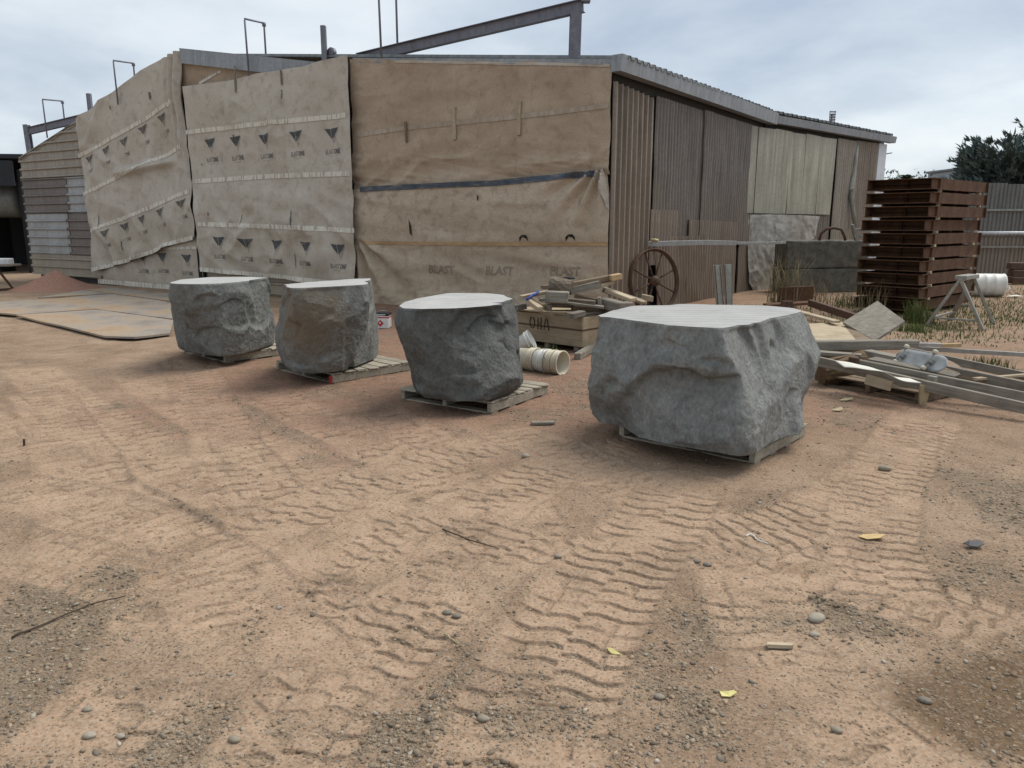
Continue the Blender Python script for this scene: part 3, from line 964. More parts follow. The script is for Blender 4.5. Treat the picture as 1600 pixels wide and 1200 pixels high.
box('base_plate', .34, .2, .03, 'steel_purple', g1, rel(g1, f2w(c_[0] - .1, -.15, 4.53)))
g2 = thing('steel_gantry', 'shorter steel beam and post above the grey and taupe siding', 'steel gantry', f2w(18.7, -.15, 3.6))
a, b_, c_ = (18.791, 4.403), (15.753, 4.562), (18.728, 3.636)
steel_i(g2, rel(g2, f2w(a[0], -.1, a[1])), rel(g2, f2w(b_[0] - .3, -.1, b_[1] + .05)), .2, .12)
steel_i(g2, rel(g2, f2w(18.85, -.1, 3.6)), rel(g2, f2w(18.9, -.1, a[1] + .18)), .16, .14, 'post')
for (q, zt, lab) in (((6.709, 5.269), (6.671, 5.826)[1], 'steel stub post with a round pulley on the roof above the printed curtain'), ((15.406, 4.639), (15.365, 5.164)[1], 'small steel stub post with a round pulley above the slanting curtain')):
    p_ = thing('pulley_post', lab, 'post', f2w(q[0], .02, q[1] - .15))
    h_ = zt - q[1] + .15
    box('post', .11, .11, h_, 'steel_purple', p_, (0, 0, h_ / 2))
    lathe('pulley', [(.04, -.04), (.11, -.035), (.095, -.01), (.095, .01), (.11, .035), (.04, .04)], 'steel_purple', p_, 20, (.15, .03, .17), (rad(90), 0, ROT_F))
for (lt, lb, rt_, rb, lab) in (((17.241, 5.127), (17.369, 4.092)[1], (16.675, 5.067), (16.742, 4.145)[1], 'thin rod hoop above the ribbed siding at the low end'),
                          ((13.79, 5.806), (13.918, 4.729)[1], (13.183, 5.715), (13.247, 5.32)[1], 'thin rod hoop straddling the top of the slanting curtain'),
                          ((8.824, 6.18), (8.879, 4.987)[1], (8.358, 6.083), (8.394, 5.472)[1], 'thin rod hoop over the grey fascia of the printed curtain'),
                          ((4.951, 6.332), (5.145, 4.958)[1], (4.58, 6.256), (4.811, 4.925)[1], 'thin rod hoop beside the lower end of the long sloping beam')):
    s_, zt = lt
    p_ = thing('rod_hoop', lab, 'rod hoop', f2w(s_, .25, lb))
    F_ = f2w(s_, .25, lb); T1 = f2w(s_ + .02, .25, zt); T2 = f2w(s_ + .04, -.32, zt + .03); B2 = f2w(s_ + .04, -.32, max(rb, 4.0 if s_ > 15 else 4.4))
    tube('rod', [rel(p_, q) for q in (F_, lerp(Vector(F_), Vector(T1), .97), T1, lerp(Vector(T1), Vector(T2), .95), T2, lerp(Vector(T2), Vector(B2), .05), B2)], .022, 'steel_purple', p_, 6)
    lathe('nut', [(.045, -.04), (.045, .04)], 'steel_purple', p_, 6, rel(p_, Vector(T2) + Vector((0, 0, -.03))))

# ------------------------------------------------------------------ cloth screens hung on the front
_txt = {}
def text_geo(s, bold=0.0):
    """Flat lettering as triangles: height 1, starting at x = 0."""
    if (s, bold) in _txt: return _txt[(s, bold)]
    cu = bpy.data.curves.new('lettering', 'FONT')
    cu.body = s
    cu.resolution_u = 2
    cu.offset = bold
    ob = bpy.data.objects.new('lettering', cu)
    COL.objects.link(ob)
    me = bpy.data.meshes.new_from_object(ob)
    V = [v.co.copy() for v in me.vertices]
    F = [tuple(p.vertices) for p in me.polygons]
    bpy.data.objects.remove(ob); bpy.data.curves.remove(cu); bpy.data.meshes.remove(me)
    h = max(v.y for v in V); 
    V = [(v.x / h, v.y / h) for v in V]
    _txt[(s, bold)] = (V, F)
    return V, F
class Cloth:
    def __init__(s, name, label, top, bot, off, mat, disp, nx=150, nz=130, fray=.012, cat='curtain'):
        disp0 = disp
        disp = lambda S_, Z_: disp0(S_, Z_) * 1.7
        s.off, s.disp = off, disp
        s.s0 = bot[0][0]
        t0, t1, b0, b1 = top[0][0], top[-1][0], bot[0][0], bot[-1][0]
        a = np.linspace(0, 1, nx); b = np.linspace(0, 1, nz)
        A, B = np.meshgrid(a, b)
        st, sb = lerp(t0, t1, A), lerp(b0, b1, A)
        zt, zb = interp(top, st), interp(bot, sb)
        zt = zt + fray * fbm(st * 2.2, st * 0 + 3, oct=3); zb = zb + fray * fbm(sb * 2.2, sb * 0 + 8, oct=3)
        S = lerp(sb, st, B); Z = lerp(zb, zt, B)
        S = S + fray * 1.2 * fbm(Z * 1.3, A * 3 + s.s0, oct=3) * np.abs(A - .5) * 2
        Y = disp(S, Z)
        V = np.stack([S - s.s0, Y, Z], -1)
        base = f2w(s.s0, off, 0)
        s.o = grid_mesh(name, V[:, ::-1], mat, None, base, ROT_F)
        tag(s.o, label, cat)
    def pt(s, q, eps):
        S, Z = q
        return (S - s.s0, float(s.disp(np.array([S]), np.array([Z]))[0]) + eps, Z)
    def strip(s, name, pts, wid, mat, eps=.012, n=90):
        """A flat band along a line on the cloth."""
        P = np.array(pts, float)
        d = np.concatenate([[0], np.cumsum(np.linalg.norm(np.diff(P, axis=0), axis=1))])
        u = np.linspace(0, d[-1], n)
        X, Z = np.interp(u, d, P[:, 0]), np.interp(u, d, P[:, 1])
        rows = []
        wj = 1 + .12 * fbm(u * 1.5, u * 0 + wid * 50, oct=2)
        for k in (-.5, 0, .5):
            zz = Z + wid * k * wj
            rows.append(np.stack([X - s.s0, s.disp(X, zz) + eps, zz], -1))
        return grid_mesh(name, np.array(rows)[:, ::-1], mat, s.o)
    def print_(s, name, geos, centre, size, tilt=0.0, shear=0.0, eps=.014, parent=None):
        """geos: list of (verts, faces, material); x of the print runs towards the yard's right."""
        V, F, mi, mats = [], [], [], []
        for (v, f, m) in geos:
            if len(v) < 12:                      # large plain shapes are cut fine enough to follow the folds
                bm = bmesh.new()
                vv = [bm.verts.new((x, y, 0)) for x, y in v]
                for q in f: bm.faces.new([vv[i] for i in q])
                bmesh.ops.triangulate(bm, faces=bm.faces)
                for _ in range(3):
                    bmesh.ops.subdivide_edges(bm, edges=[e for e in bm.edges if e.calc_length() * size > .05], cuts=1)
                    bmesh.ops.triangulate(bm, faces=bm.faces)
                bm.verts.index_update()
                v = [(w_.co.x, w_.co.y) for w_ in bm.verts]; f = [tuple(w_.index for w_ in q.verts) for q in bm.faces]
                bm.free()
            k = len(V)
            for (x, y) in v:
                px = x * size; py = y * size
                py += px * tilt
                px += y * size * shear
                V.append(s.pt((centre[0] - px, centre[1] + py), eps))
            F += [tuple(i + k for i in q) for q in f]
            mi += [len(mats)] * len(f)
            mats.append(m)
        o = mesh(name, V, F, mats, s.o if parent is None else parent)
        o.data.polygons.foreach_set('material_index', mi)
        return o
    def logo(s, centre, tilt=0.0, faint=False):
        g = logo(faint)
        k = .36 if faint else .40
        o = s.print_('printed_logo', g[:3], centre, k, tilt)
        s.print_('lettering', g[3:], centre, k, tilt, parent=o)
def centred(geo, h, x0, y0):
    v, f = geo
    return [(x0 + x * h, y0 + y * h) for x, y in v], f
def logo(faint=False):
    kd, kt = ('ink_text', 'ink_faint') if faint else ('ink_dark', 'ink_text')
    """Down-pointing triangle with a slit, its paler shadow, the word below and a small underline."""
    g = []
    g.append(([(-.5, 1.0), (-.18, .62), (-.02, .42), (-.06, .78), (-.10, .96)], [(0, 1, 2, 3, 4)], kd))
    g.append(([(.02, .44), (.10, .52), (.5, 1.0), (-.07, .96), (-.02, .80)], [(0, 1, 2, 3, 4)], kd))
    g.append(([(.02, .41), (.12, .12), (.5, .98), (.10, .50)], [(0, 1, 2, 3)], 'ink_shadow'))
    v1, f1 = centred(text_geo('BLAST'), .26, 0, 0)
    v2, f2 = centred(text_geo('ONE', .03), .26, 0, 0)
    w1 = max(x for x, y in v1); w2 = max(x for x, y in v2)
    k = 1.06 / (w1 + w2 + .05)
    g.append(([(-.5 + x * k, y - .34) for x, y in v1], f1, kt))
    g.append(([(-.5 + (w1 + .05 + x) * k, y - .34) for x, y in v2], f2, kd))
    g.append(([(-.28, -.47), (.32, -.47), (.32, -.44), (-.28, -.44)], [(0, 1, 2, 3)], 'ink_faint'))
    return g
def creases(S, Z, a, seed, sc=1.0):
    return a * (fbm(S * 1.1 * sc + seed, Z * .8 * sc, oct=3) * .8 + .6 * fbm(S * 2.6 * sc + Z * 1.2 + seed, Z * 1.1 * sc - S * .4, oct=3, ridged=True))

def folds(S, Z, ang, f1, f2, seed):
    """Long sharp pleats running along one direction."""
    c_, s_ = math.cos(ang), math.sin(ang)
    u, v = S * c_ + Z * s_, -S * s_ + Z * c_
    w_ = .25 * pnoise(u * .8 + seed, v * .8)
    return 1 - 2 * np.abs(pnoise(u * f2 + seed, (v + w_) * f1 + seed * .7)) - .55
# ---- wide brown mesh wall: upper cloth and lower cloth
def d_up(S, Z):
    d = .03 * fbm(S * .9 + 2, Z * 1.5, oct=3) + .02 * folds(S, Z, -.1, 2.2, .3, 3) + .035 * folds(S, Z, -.25, 2.6, .35, 8) * sstep(3.5, 2.6, Z) + .03 * fbm(S * .7 + Z * .35, Z * 5.5 - S * .9, oct=3) * sstep(3.6, 2.4, Z)
    d = d + .045 * fbm(S * 1.2 + 5, Z * 4 - S * 1.2, oct=3, ridged=True) * sstep(4.1, 4.9, Z - .1 * S)
    for sx in (1.55, 2.75, 4.3):
        d = d + .012 * np.exp(-((S - sx) / .05) ** 2)
    return d
def d_low(S, Z):
    d = .035 * fbm(S * 1.0 + 8, Z * 1.6, oct=4) + .02 * folds(S, Z, .1, 2.4, .35, 5)
    fan = np.arctan2(S - .1, 2.75 - Z + .1)
    d = d + .05 * np.exp(-((np.hypot(S - .1, Z - 2.6)) / 1.1) ** 2) * np.sin(fan * 17)
    fan2 = np.arctan2(6.0 - S, 1.35 - Z + .12)
    d = d + .06 * np.exp(-((np.hypot(S - 5.7, Z - .7)) / .9) ** 2) * np.sin(fan2 * 13) * sstep(1.4, 1.2, Z)
    return d + .03 * fbm(S * 2, Z * 3, oct=3, ridged=True) * sstep(.7, .1, Z)
up = Cloth('mesh_screen', 'brown mesh cloth nailed with battens over the upper shed front', [(0.024, 4.395), (1.239, 4.557), (3.495, 4.805), (5.973, 5.079)], [(-0.004, 2.567), (2.627, 2.493), (6.069, 2.409)], .04, 'cloth_brown', d_up, fray=.04, cat='mesh screen')
low = Cloth('mesh_screen', 'pale brown mesh cloth over the lower shed front below the navy band', [(0.046, 2.613), (0.689, 2.555), (2.627, 2.493), (6.068, 2.436)], [(-0.065, 0.007), (2.647, 0.008), (6.128, -0.001)], .075, 'cloth_low', d_low, cat='mesh screen')
up.strip('seam_tape', [(0.052, 3.714), (1.906, 3.657), (4.479, 3.617), (5.861, 3.543)], .085, 'tape_dull')
up.strip('seam_tape', [(0.047, 4.376), (0.98, 4.488), (2.046, 4.604), (3.496, 4.77), (4.762, 4.908)], .05, 'cloth_beige', .012)
low.strip('navy_band', [(0.219, 2.585), (0.95, 2.552), (2.334, 2.474), (3.702, 2.459), (5.812, 2.43)], .105, 'navy', .02)
low.strip('orange_tape', [(-0.002, 1.349), (2.637, 1.315), (5.76, 1.303)], .075, 'tape_orange')
low.print_('loose_edge', [([(-.16, .12), (.0, .16), (.04, -.1), (.12, -.55), (.05, -.5), (-.06, -.16)], [(0, 1, 2, 3, 4, 5)], 'cloth_beige')], (0.105, 2.504), 1.0, eps=.04)
for (ax, ay, bx, by) in ((638, 191, 639, 222),):
    pass
for (A, B, wv) in (((3.329, 3.93), (3.325, 3.318), .085), ((1.866, 3.937), (1.85, 3.321), .075), ((4.516, 3.731), (4.506, 3.33), .045)):
    mid = ((A[0] + B[0]) / 2, (A[1] + B[1]) / 2)
    bt = bar('batten', Vector(up.pt(A, .03)), Vector(up.pt(B, .03)), wv, .03, 'wood_brown' if wv < .05 else 'wood_pale', up.o, 0)
def patch_print(c, name, q, pts, mat):
    return c.print_(name, [(pts, [tuple(range(len(pts)))], mat)], q, 1.0)
for q, sc_ in (((4.463, 1.621), (.07, .36)), ((2.794, 2.205), (.045, .13))):
    patch_print(low, 'tear', q, [(-.3 * sc_[0], .5 * sc_[1]), (.5 * sc_[0], .1 * sc_[1]), (.6 * sc_[0], -.5 * sc_[1]), (-.2 * sc_[0], -.3 * sc_[1])], 'ink_hole')
for q in ((1.731, 1.436), (0.734, 1.456)):
    patch_print(low, 'tear', q, [(-.09, -.07), (-.10, 0), (-.05, .06), (.05, .06), (.09, .01), (.09, -.06), (.05, .0), (-.03, .02)], 'ink_hole')
for q, al in (((3.743, 0.702), 'ink_faint'), ((2.341, 0.722), 'ink_faint'), ((0.896, 0.757), 'ink_faint')):
    v, f = centred(text_geo('BLAST', .04), .17, -.28, 0)
    low.print_('lettering', [(v, f, al)], q, 1.0, 0, .12)

# ---- printed beige curtain (nearer one)
def d_c2(S, Z):
    d = .03 * fbm(S * .8 + 4, Z * .6, oct=3) + .012 * folds(S, Z, .25, 1.6, .35, 4) + .010 * folds(S, Z, 1.45, 1.3, .3, 9)
    for sx, z0 in ((7.45, 1.75), (9.45, 1.6), (9.6, 4.3), (8.2, 3.9)):
        d = d + .05 * np.exp(-((S - sx) / .16) ** 2) * np.exp(-((Z - z0) / .45) ** 2)
        d = d + .035 * fbm((S - sx) * 2.5 + 3, (Z - z0) * 2.5, oct=3, ridged=True) * np.exp(-((S - sx) / .7) ** 2 - ((Z - z0) / .6) ** 2)
    d = d + (.05 * folds(S, Z, .55, 1.5, .45, 2) + .045 * folds(S, Z, 2.5, 1.4, .4, 6) + .03 * folds(S, Z, 1.5, 2.2, .5, 3)) * sstep(2.7, 1.9, Z)
    return d + .04 * np.exp(-((S - 6.0) / .12) ** 2)
c2 = Cloth('printed_curtain', 'flat beige printed curtain with level white seams beside the brown mesh wall', [(5.882, 5.12), (6.721, 5.09), (7.16, 5.029), (8.665, 5.022), (9.532, 4.947), (10.09, 4.953), (11.238, 4.964)], [(5.899, 0.394), (7.197, 0.402), (9.318, 0.524), (11.086, 0.581)], .20, 'cloth_beige', d_c2)
for pts in ([(5.965, 3.94), (8.141, 3.934), (11.232, 3.901)], [(5.922, 2.754), (8.451, 2.776), (11.138, 2.733)], [(5.875, 1.563), (8.339, 1.641), (11.071, 1.7)], [(6.032, 0.374), (8.225, 0.484), (11.036, 0.582)]):
    c2.strip('seam_tape', pts, .105, 'tape')
for q in ((10.386, 3.406), (9.474, 3.409), (8.458, 3.404), (7.467, 3.412), (6.437, 3.415)):
    c2.logo((q[0], q[1] - .1), .05)
for q in ((10.292, 1.155), (9.326, 1.123), (8.365, 1.094), (7.412, 1.066), (6.412, 1.028)):
    c2.logo((q[0], q[1] - .16), -.02)
for a_, b_ in (((9.324, 5.251), (9.319, 4.675)), ((7.847, 5.014), (7.832, 4.704))):
    bar('batten', Vector(c2.pt(a_, .025)), Vector(c2.pt(b_, .025)), .04, .02, 'wood_grey', c2.o)
for q, w_, h_ in (((7.763, 1.801), .035, .42), ((7.755, 0.854), .03, .36), ((9.463, 1.776), .025, .3), ((10.655, 1.934), .04, .1), ((10.775, 3.121), .03, .06), ((7.849, 4.502), .05, .22), ((9.514, 3.658), .06, .2)):
    patch_print(c2, 'tear', q, [(-.5 * w_, .5 * h_), (.4 * w_, .45 * h_), (.6 * w_, -.1 * h_), (.1 * w_, -.5 * h_), (-.4 * w_, -.2 * h_)], 'ink_text')
def d_v(S, Z): return .02 * fbm(S * 1.5, Z * 2, oct=3)
vl = Cloth('valance_cloth', 'dull pink brown strip of cloth tucked under the grey fascia', [(6.504, 5.004), (8.844, 5.341), (11.425, 5.732)], [(6.596, 4.729), (8.477, 4.8), (10.448, 4.839), (11.496, 4.852)], .02, 'cloth_brown', d_v, 80, 20, cat='cloth')
patch_print(vl, 'torn_paper', (10.419, 5.083), [(-.42, -.1), (.4, .12), (.4, .17), (-.42, -.03)], 'tape')

# ---- slanting beige curtain hung along the far roof slope
def d_c1(S, Z):
    d = .03 * fbm(S * .9 + 21, Z * .7, oct=3) + .03 * folds(S, Z, .5, 1.3, .35, 7) + .035 * folds(S, Z, 2.2, 1.2, .35, 12) + .05 * folds(S, Z, 1.2, 1.8, .5, 5) * sstep(2.4, 1.0, Z)
    d = d + .05 * np.sin(S * 26 + 2 * np.sin(Z)) * sstep(12.1, 11.5, S) * sstep(2.4, 4.6, Z)
    fold = Z - (3.15 + (12.9 - S) * .10)
    d = d + .10 * np.exp(-(fold / .10) ** 2) * sstep(11.6, 12.1, S) * sstep(14.6, 13.8, S)
    d = d + .10 * np.exp(-((S - 12.35) / .25) ** 2 - ((Z - .95) / .25) ** 2) + .07 * np.exp(-((S - 13.7) / .3) ** 2 - ((Z - .9) / .2) ** 2)
    return d
def d_b(S, Z): return .02 * fbm(S * 1.2, Z * 2, oct=3)
bk = Cloth('printed_curtain', 'short beige printed sheet hanging to the ground below the slanting curtain', [(11.152, 1.446), (13.197, 1.332), (15.893, 0.948)], [(11.233, -0.012), (13.124, -0.009), (15.848, 0.023)], .06, 'cloth_beige', d_b, 100, 50)
c1 = Cloth('printed_curtain', 'slanting beige printed curtain with sloping white seams at the gable end', [(11.318, 5.808), (11.565, 5.776), (12.824, 5.481), (14.254, 5.058), (15.91, 4.539)], [(11.284, 1.381), (12.411, 1.191), (12.839, 1.001), (13.989, 0.739), (15.814, 0.371)], .16, 'cloth_beige', d_c1)
for pts in ([(11.645, 4.668), (13.579, 4.114), (15.951, 3.554)], [(11.44, 3.622), (13.468, 3.107), (15.937, 2.512)], [(11.388, 2.506), (12.801, 2.16), (14.356, 1.82), (15.85, 1.504)], [(11.361, 1.365), (12.411, 1.191), (12.834, 1.035), (13.984, 0.774), (15.835, 0.425)]):
    c1.strip('seam_tape', pts, .105, 'tape')
bk.strip('seam_tape', [(11.225, 0.054), (13.114, 0.06), (15.834, 0.096)], .13, 'tape')
bk.strip('seam_tape', [(11.319, 1.108), (12.748, 1.07)], .07, 'tape')
for q in ((15.544, 3.281), (14.679, 3.466), (13.795, 3.641), (12.99, 3.906), (12.149, 4.123)):
    c1.logo((q[0], q[1] - .1), .28, True)
for q in ((15.038, 1.28), (14.244, 1.46), (13.395, 1.65), (12.557, 1.831), (11.676, 2.036)):
    c1.logo((q[0], q[1] - .1), .22, True)
for q in ((13.656, 0.695), (12.827, 0.716), (11.829, 0.691)):
    bk.logo((q[0], q[1] - .16), 0)
for q, w_, h_ in (((14.362, 1.096), .04, .3), ((15.341, 1.77), .05, .34), ((14.132, 1.615), .03, .25), ((12.531, 4.843), .12, .2), ((14.29, 4.692), .05, .12)):
    patch_print(c1, 'tear', q, [(-.5 * w_, .5 * h_), (.4 * w_, .45 * h_), (.6 * w_, -.1 * h_), (.1 * w_, -.5 * h_), (-.4 * w_, -.2 * h_)], 'ink_text')
# dark slot between the two printed curtains
post = bar('door_post', rel(shed, f2w(11.28, .03, .05)), rel(shed, f2w(11.28, .03, 4.85)), .16, .12, 'dark', shed)

# ------------------------------------------------------------------ sawn boulders on pallets
def outline_r(poly, c, th):
    """Distance from c to a star-shaped outline for each angle."""
    P = np.array(poly, float) - np.array(c)
    ang = np.arctan2(P[:, 1], P[:, 0])
    out = np.zeros_like(th)
    n = len(P)
    dx, dy = np.cos(th), np.sin(th)
    for i in range(n):
        a, b = P[i], P[(i + 1) % n]
        e = b - a
        det = dx * -e[1] + dy * e[0]
        det = np.where(np.abs(det) < 1e-9, 1e-9, det)
        t = (a[0] * -e[1] + a[1] * e[0]) / det
        u = (dx * a[1] - dy * a[0]) / det
        ok = (t > 0) & (u >= -1e-6) & (u <= 1 + 1e-6)
        out = np.where(ok, np.maximum(out, t), out)
    return out
def smooth_ring(r, k):
    for _ in range(k):
        r = .25 * np.roll(r, 1) + .5 * r + .25 * np.roll(r, -1)
    return r
def boulder(label, top, bot, ztop, zbot, bulge, mat, topmat, seed, noise=1.0, carve=None, NA=420, NZ=170, round_=.012, ksm=6, topfn=None, chip=1.0, scar=1.0):
    T = np.array(top); B = np.array(bot)
    c = T.mean(0) * .5 + B.mean(0) * .5
    th = np.linspace(-math.pi, math.pi, NA, endpoint=False)
    rt = smooth_ring(outline_r(top, c, th), ksm); rb = smooth_ring(outline_r(bot, c, th), ksm + 6)
    b = np.linspace(0, 1, NZ)
    # bulge: {angle in degrees: [multipliers at evenly spaced levels from bottom to top]}
    ks = sorted(bulge)
    lv = np.linspace(0, 1, len(bulge[ks[0]]))
    M = np.array([np.interp(b, lv, bulge[k]) for k in ks])          # (angles, NZ)
    kx = np.radians(np.array(ks + [ks[0] + 360.]))
    M = np.concatenate([M, M[:1]], 0)
    tw = np.where(th < kx[0], th + 2 * math.pi, th)
    mul = np.array([np.interp(tw, kx, M[:, j]) for j in range(NZ)])     # (NZ, NA)
    for _ in range(10):
        mul[1:-1] = .25 * mul[:-2] + .5 * mul[1:-1] + .25 * mul[2:]
        mul = .25 * np.roll(mul, 1, 1) + .5 * mul + .25 * np.roll(mul, -1, 1)
    BB, TT = np.meshgrid(b, th, indexing='ij')
    w_ = sstep(0, 1, BB) * .5 + BB * .5
    r = lerp(rb[None], rt[None], w_) * mul
    z = lerp(zbot, ztop, BB)
    x, y = r * np.cos(TT), r * np.sin(TT)
    s = seed * 17.3
    # planar chips: a low-frequency faceted field, then rougher spalls
    fac = np.abs(pnoise(x * 1.7 + s, y * 1.7, z * 2.1)) * -.16 + np.abs(pnoise(x * 3.4 + s, y * 3.4 + 4, z * 3.8)) * -.085
    spall = .032 * fbm(x * 6 + s, y * 6, z * 6, oct=4, ridged=True) + .012 * fbm(x * 22 + s, y * 22, z * 18 + x * 9, oct=3)
    big = .06 * fbm(x * .9 + s, y * .9 + 2, z * 1.1, oct=2)
    edge = sstep(1.0, .80, BB)
    low = sstep(0, .06, BB)
    d = noise * (fac * .3 + .035 + spall * .45 + big * .7) * (.25 + .75 * edge) * (.3 + .7 * low)
    if carve is not None:
        d = d + carve(TT, z, x, y)
    rr_ = r + d
    rr_ = rr_ - round_ * (1 - np.clip((1 - BB) / .022, 0, 1)) ** 2     # nicked arris under the sawn face
    x, y = rr_ * np.cos(TT), rr_ * np.sin(TT)
    # flat chips struck off by random planes
    R3 = np.random.default_rng(seed * 31 + 5)
    zc = (z - (ztop + zbot) / 2)
    for k in range(46):
        a_, e_ = R3.uniform(-math.pi, math.pi), R3.normal(0, .38)
        n_ = np.array([math.cos(a_) * math.cos(e_), math.sin(a_) * math.cos(e_), math.sin(e_)])
        dot = x * n_[0] + y * n_[1] + zc * n_[2]
        body_ = (BB > .04) & (BB < .94)
        dk = dot[body_].max() - R3.uniform(.006, .036) * chip
        ex = np.clip(dot - dk, 0, None)
        ex = ex * .9 * (1 - .65 * sstep(.84, 1.0, BB))
        x = x - ex * n_[0]; y = y - ex * n_[1]
    for k in range(34):                       # local spalls: each leaves a flat scar with an edge
        j_, i_ = R3.integers(int(NZ * .06), int(NZ * .97)), R3.integers(0, NA)
        p0 = np.array([x[j_, i_], y[j_, i_], z[j_, i_]])
        tx = np.array([x[j_, (i_ + 9) % NA] - x[j_, i_ - 9], y[j_, (i_ + 9) % NA] - y[j_, i_ - 9], 0.0])
        j2, j1 = min(j_ + 10, NZ - 1), max(j_ - 10, 0)
        tz = np.array([x[j2, i_] - x[j1, i_], y[j2, i_] - y[j1, i_], z[j2, i_] - z[j1, i_]])
        n_ = np.cross(tx, tz); n_ /= np.linalg.norm(n_) + 1e-9
        n_ = n_ + R3.normal(0, .10, 3); n_ /= np.linalg.norm(n_)
        cut = R3.uniform(.005, .02) * scar
        q = (x - p0[0]) * n_[0] + (y - p0[1]) * n_[1] + (z - p0[2]) * n_[2] + cut
        dist = np.sqrt((x - p0[0]) ** 2 + (y - p0[1]) ** 2 + (z - p0[2]) ** 2)
        Rk = R3.uniform(.2, .5)
        ex = np.clip(q, 0, .05) * sstep(Rk, Rk * .8, dist) * (1 - .35 * sstep(.95, 1.0, BB))
        x = x - ex * n_[0]; y = y - ex * n_[1]
    nick = .010 * fbm(TT * 9 + s, TT * 0, oct=3) * sstep(.93, 1.0, BB)
    x = x + nick * np.cos(TT); y = y + nick * np.sin(TT)
    fine = (.008 * fbm(x * 9 + s, y * 9, z * 9, oct=4, ridged=True) + .004 * fbm(x * 40, y * 40 + s, z * 30, oct=2)) * edge
    x = x + fine * np.cos(TT); y = y + fine * np.sin(TT)
    tilt = 0 if topfn is None else topfn(x + c[0], y + c[1]) * BB
    o = thing('boulder', label, 'boulder', (c[0], c[1], 0))
    V = np.stack([x, y, z + tilt], -1)
    # closed body: rings plus a bottom centre
    flat_bot = V[0].copy(); flat_bot[:, :2] *= .55; flat_bot[:, 2] = zbot - .0
    body = grid_mesh('rough_body', np.concatenate([flat_bot[None], V], 0), mat, o, wrap=True)
    # sawn top face: its own piece, concentric rings that stay flat
    ring = V[-1]
    rows = []
    cc = ring.mean(0)
    for k in np.linspace(1, 0, 30):
        q = cc + (ring - cc) * k
        q = q.copy()
        q[:, 2] = ring[:, 2] * k + cc[2] * (1 - k) + .002 + .003 * (1 - k ** 6)
        rows.append(q)
    grid_mesh('sawn_face', np.array(rows), topmat, o, wrap=True)
    return o
def pallet(label, A, dirx, diry, lx, ly, red=False, mat='wood_pallet'):
    """A: near corner on the ground; dirx: along the deck boards; diry: along the bearers."""
    ang = math.atan2(dirx[1], dirx[0])
    flip = 1 if (dirx[0] * diry[1] - dirx[1] * diry[0]) > 0 else -1
    p_ = thing('pallet', label, 'pallet', (A[0], A[1], -.006), ang, 'pallets under the boulders')
    H1, H2, H3 = .018, .10, .020
    for i in range(3):
        xx = (.03, lx / 2, lx - .03)[i]
        box('bearer', .048, ly - .01, H2 - H1, mat, p_, (xx, flip * ly / 2, (H1 + H2) / 2 + .002))
    n = 7
    for i in range(n):
        yy = ly * (i + .5) / n
        bw = ly / n * random.uniform(.82, .93)
        v, f = cbox_geo(lx, bw, H3, .004)
        v = [q + Vector((random.uniform(-.012, .012), 0, random.uniform(-.003, .003))) for q in v]
        mesh('deck_board', v, f, mat, p_, (lx / 2 + random.uniform(-.008, .008), flip * yy, H2 + H3 / 2 + .004), (0, 0, random.uniform(-.008, .008)))
    for i in range(4):
        yy = ly * (.07, .36, .64, .93)[i]
        box('bottom_board', lx - .02, .095, H1, mat, p_, (lx / 2, flip * yy, H1 / 2))
    if red:
        box('painted_end', .05, .012, .075, 'red_paint', p_, (.03, -flip * .006, .06))
    return p_
def unit(a, b):
    d = Vector((b[0] - a[0], b[1] - a[1])); d.normalize(); return (d.x, d.y)
def perp(d): return (d[1], -d[0])

A = (1.75, 5.292); d = unit(A, (0.863, 6.057))
pallet('pallet under the largest pale boulder nearest the camera', A, d, perp(d), 1.17, 1.0)
A = (-0.186, 6.789); d = unit(A, (-1.092, 7.386))
pallet('weathered pallet under the dark boulder beside the nested buckets', A, d, perp(d), 1.10, 1.02)
A = (-1.937, 8.126); d = unit(A, (-3, 9.148))
pallet('pallet with a red painted corner under the brown stained boulder', A, d, perp(d), 1.2, 1.1, True)
A = (-3.569, 9.41); d = unit(A, (-4.506, 10.289))
pallet('pallet under the farthest grey boulder near the steel plates', A, d, perp(d), 1.2, 1.1)

# largest, nearest
def carve4(T, z, x, y):
    a = np.interp(np.where(T > 1.5, T - 2 * math.pi, T), np.radians([-190, -172, -150, -125, -100, -82, -60]), [-.1, 0, .22, .5, .8, 1.0, 1.3])
    led = np.interp(a, [-.1, 0, .2, .42, .55, .72, .85, 1.0], [.2, .26, .44, .70, .74, .66, .70, .66]) + .03 * pnoise(x * 5, y * 5, z * 3)
    front = sstep(.0, .12, a) * sstep(1.0, .8, a)
    d = -.05 * sstep(-.015, .05, led - z) * sstep(.45, .10, led - z + .0) * front - .035 * sstep(0, .05, led - z) * front
    d = d + .035 * np.exp(-((led - z + .05) / .06) ** 2) * front
    # hollow under the right-hand brow and the flat right face
    d = d - .07 * np.exp(-((T - rad(-38)) / .22) ** 2 - ((z - .80) / .07) ** 2)
    d = d - .06 * np.exp(-((T - rad(-122)) / .2) ** 2 - ((z - .86) / .06) ** 2)
    return d
top4 = [(0.632, 5.857), (0.705, 5.941), (0.935, 5.583), (1.155, 5.298), (1.461, 5.198), (1.72, 5.401), (1.985, 5.816), (2.175, 6.026), (2.359, 6.252), (2.383, 6.494), (2.196, 6.755), (1.716, 6.866), (1.499, 6.866), (1.379, 6.755), (1.033, 6.701), (0.88, 6.395)]
bot4 = [(0.708, 6.058), (0.854, 5.488), (1.268, 5.224), (1.541, 4.997), (1.687, 5.116), (1.963, 5.403), (2.203, 5.648), (2.4, 6.3), (2.2, 6.7), (1.5, 6.85), (.95, 6.6)]
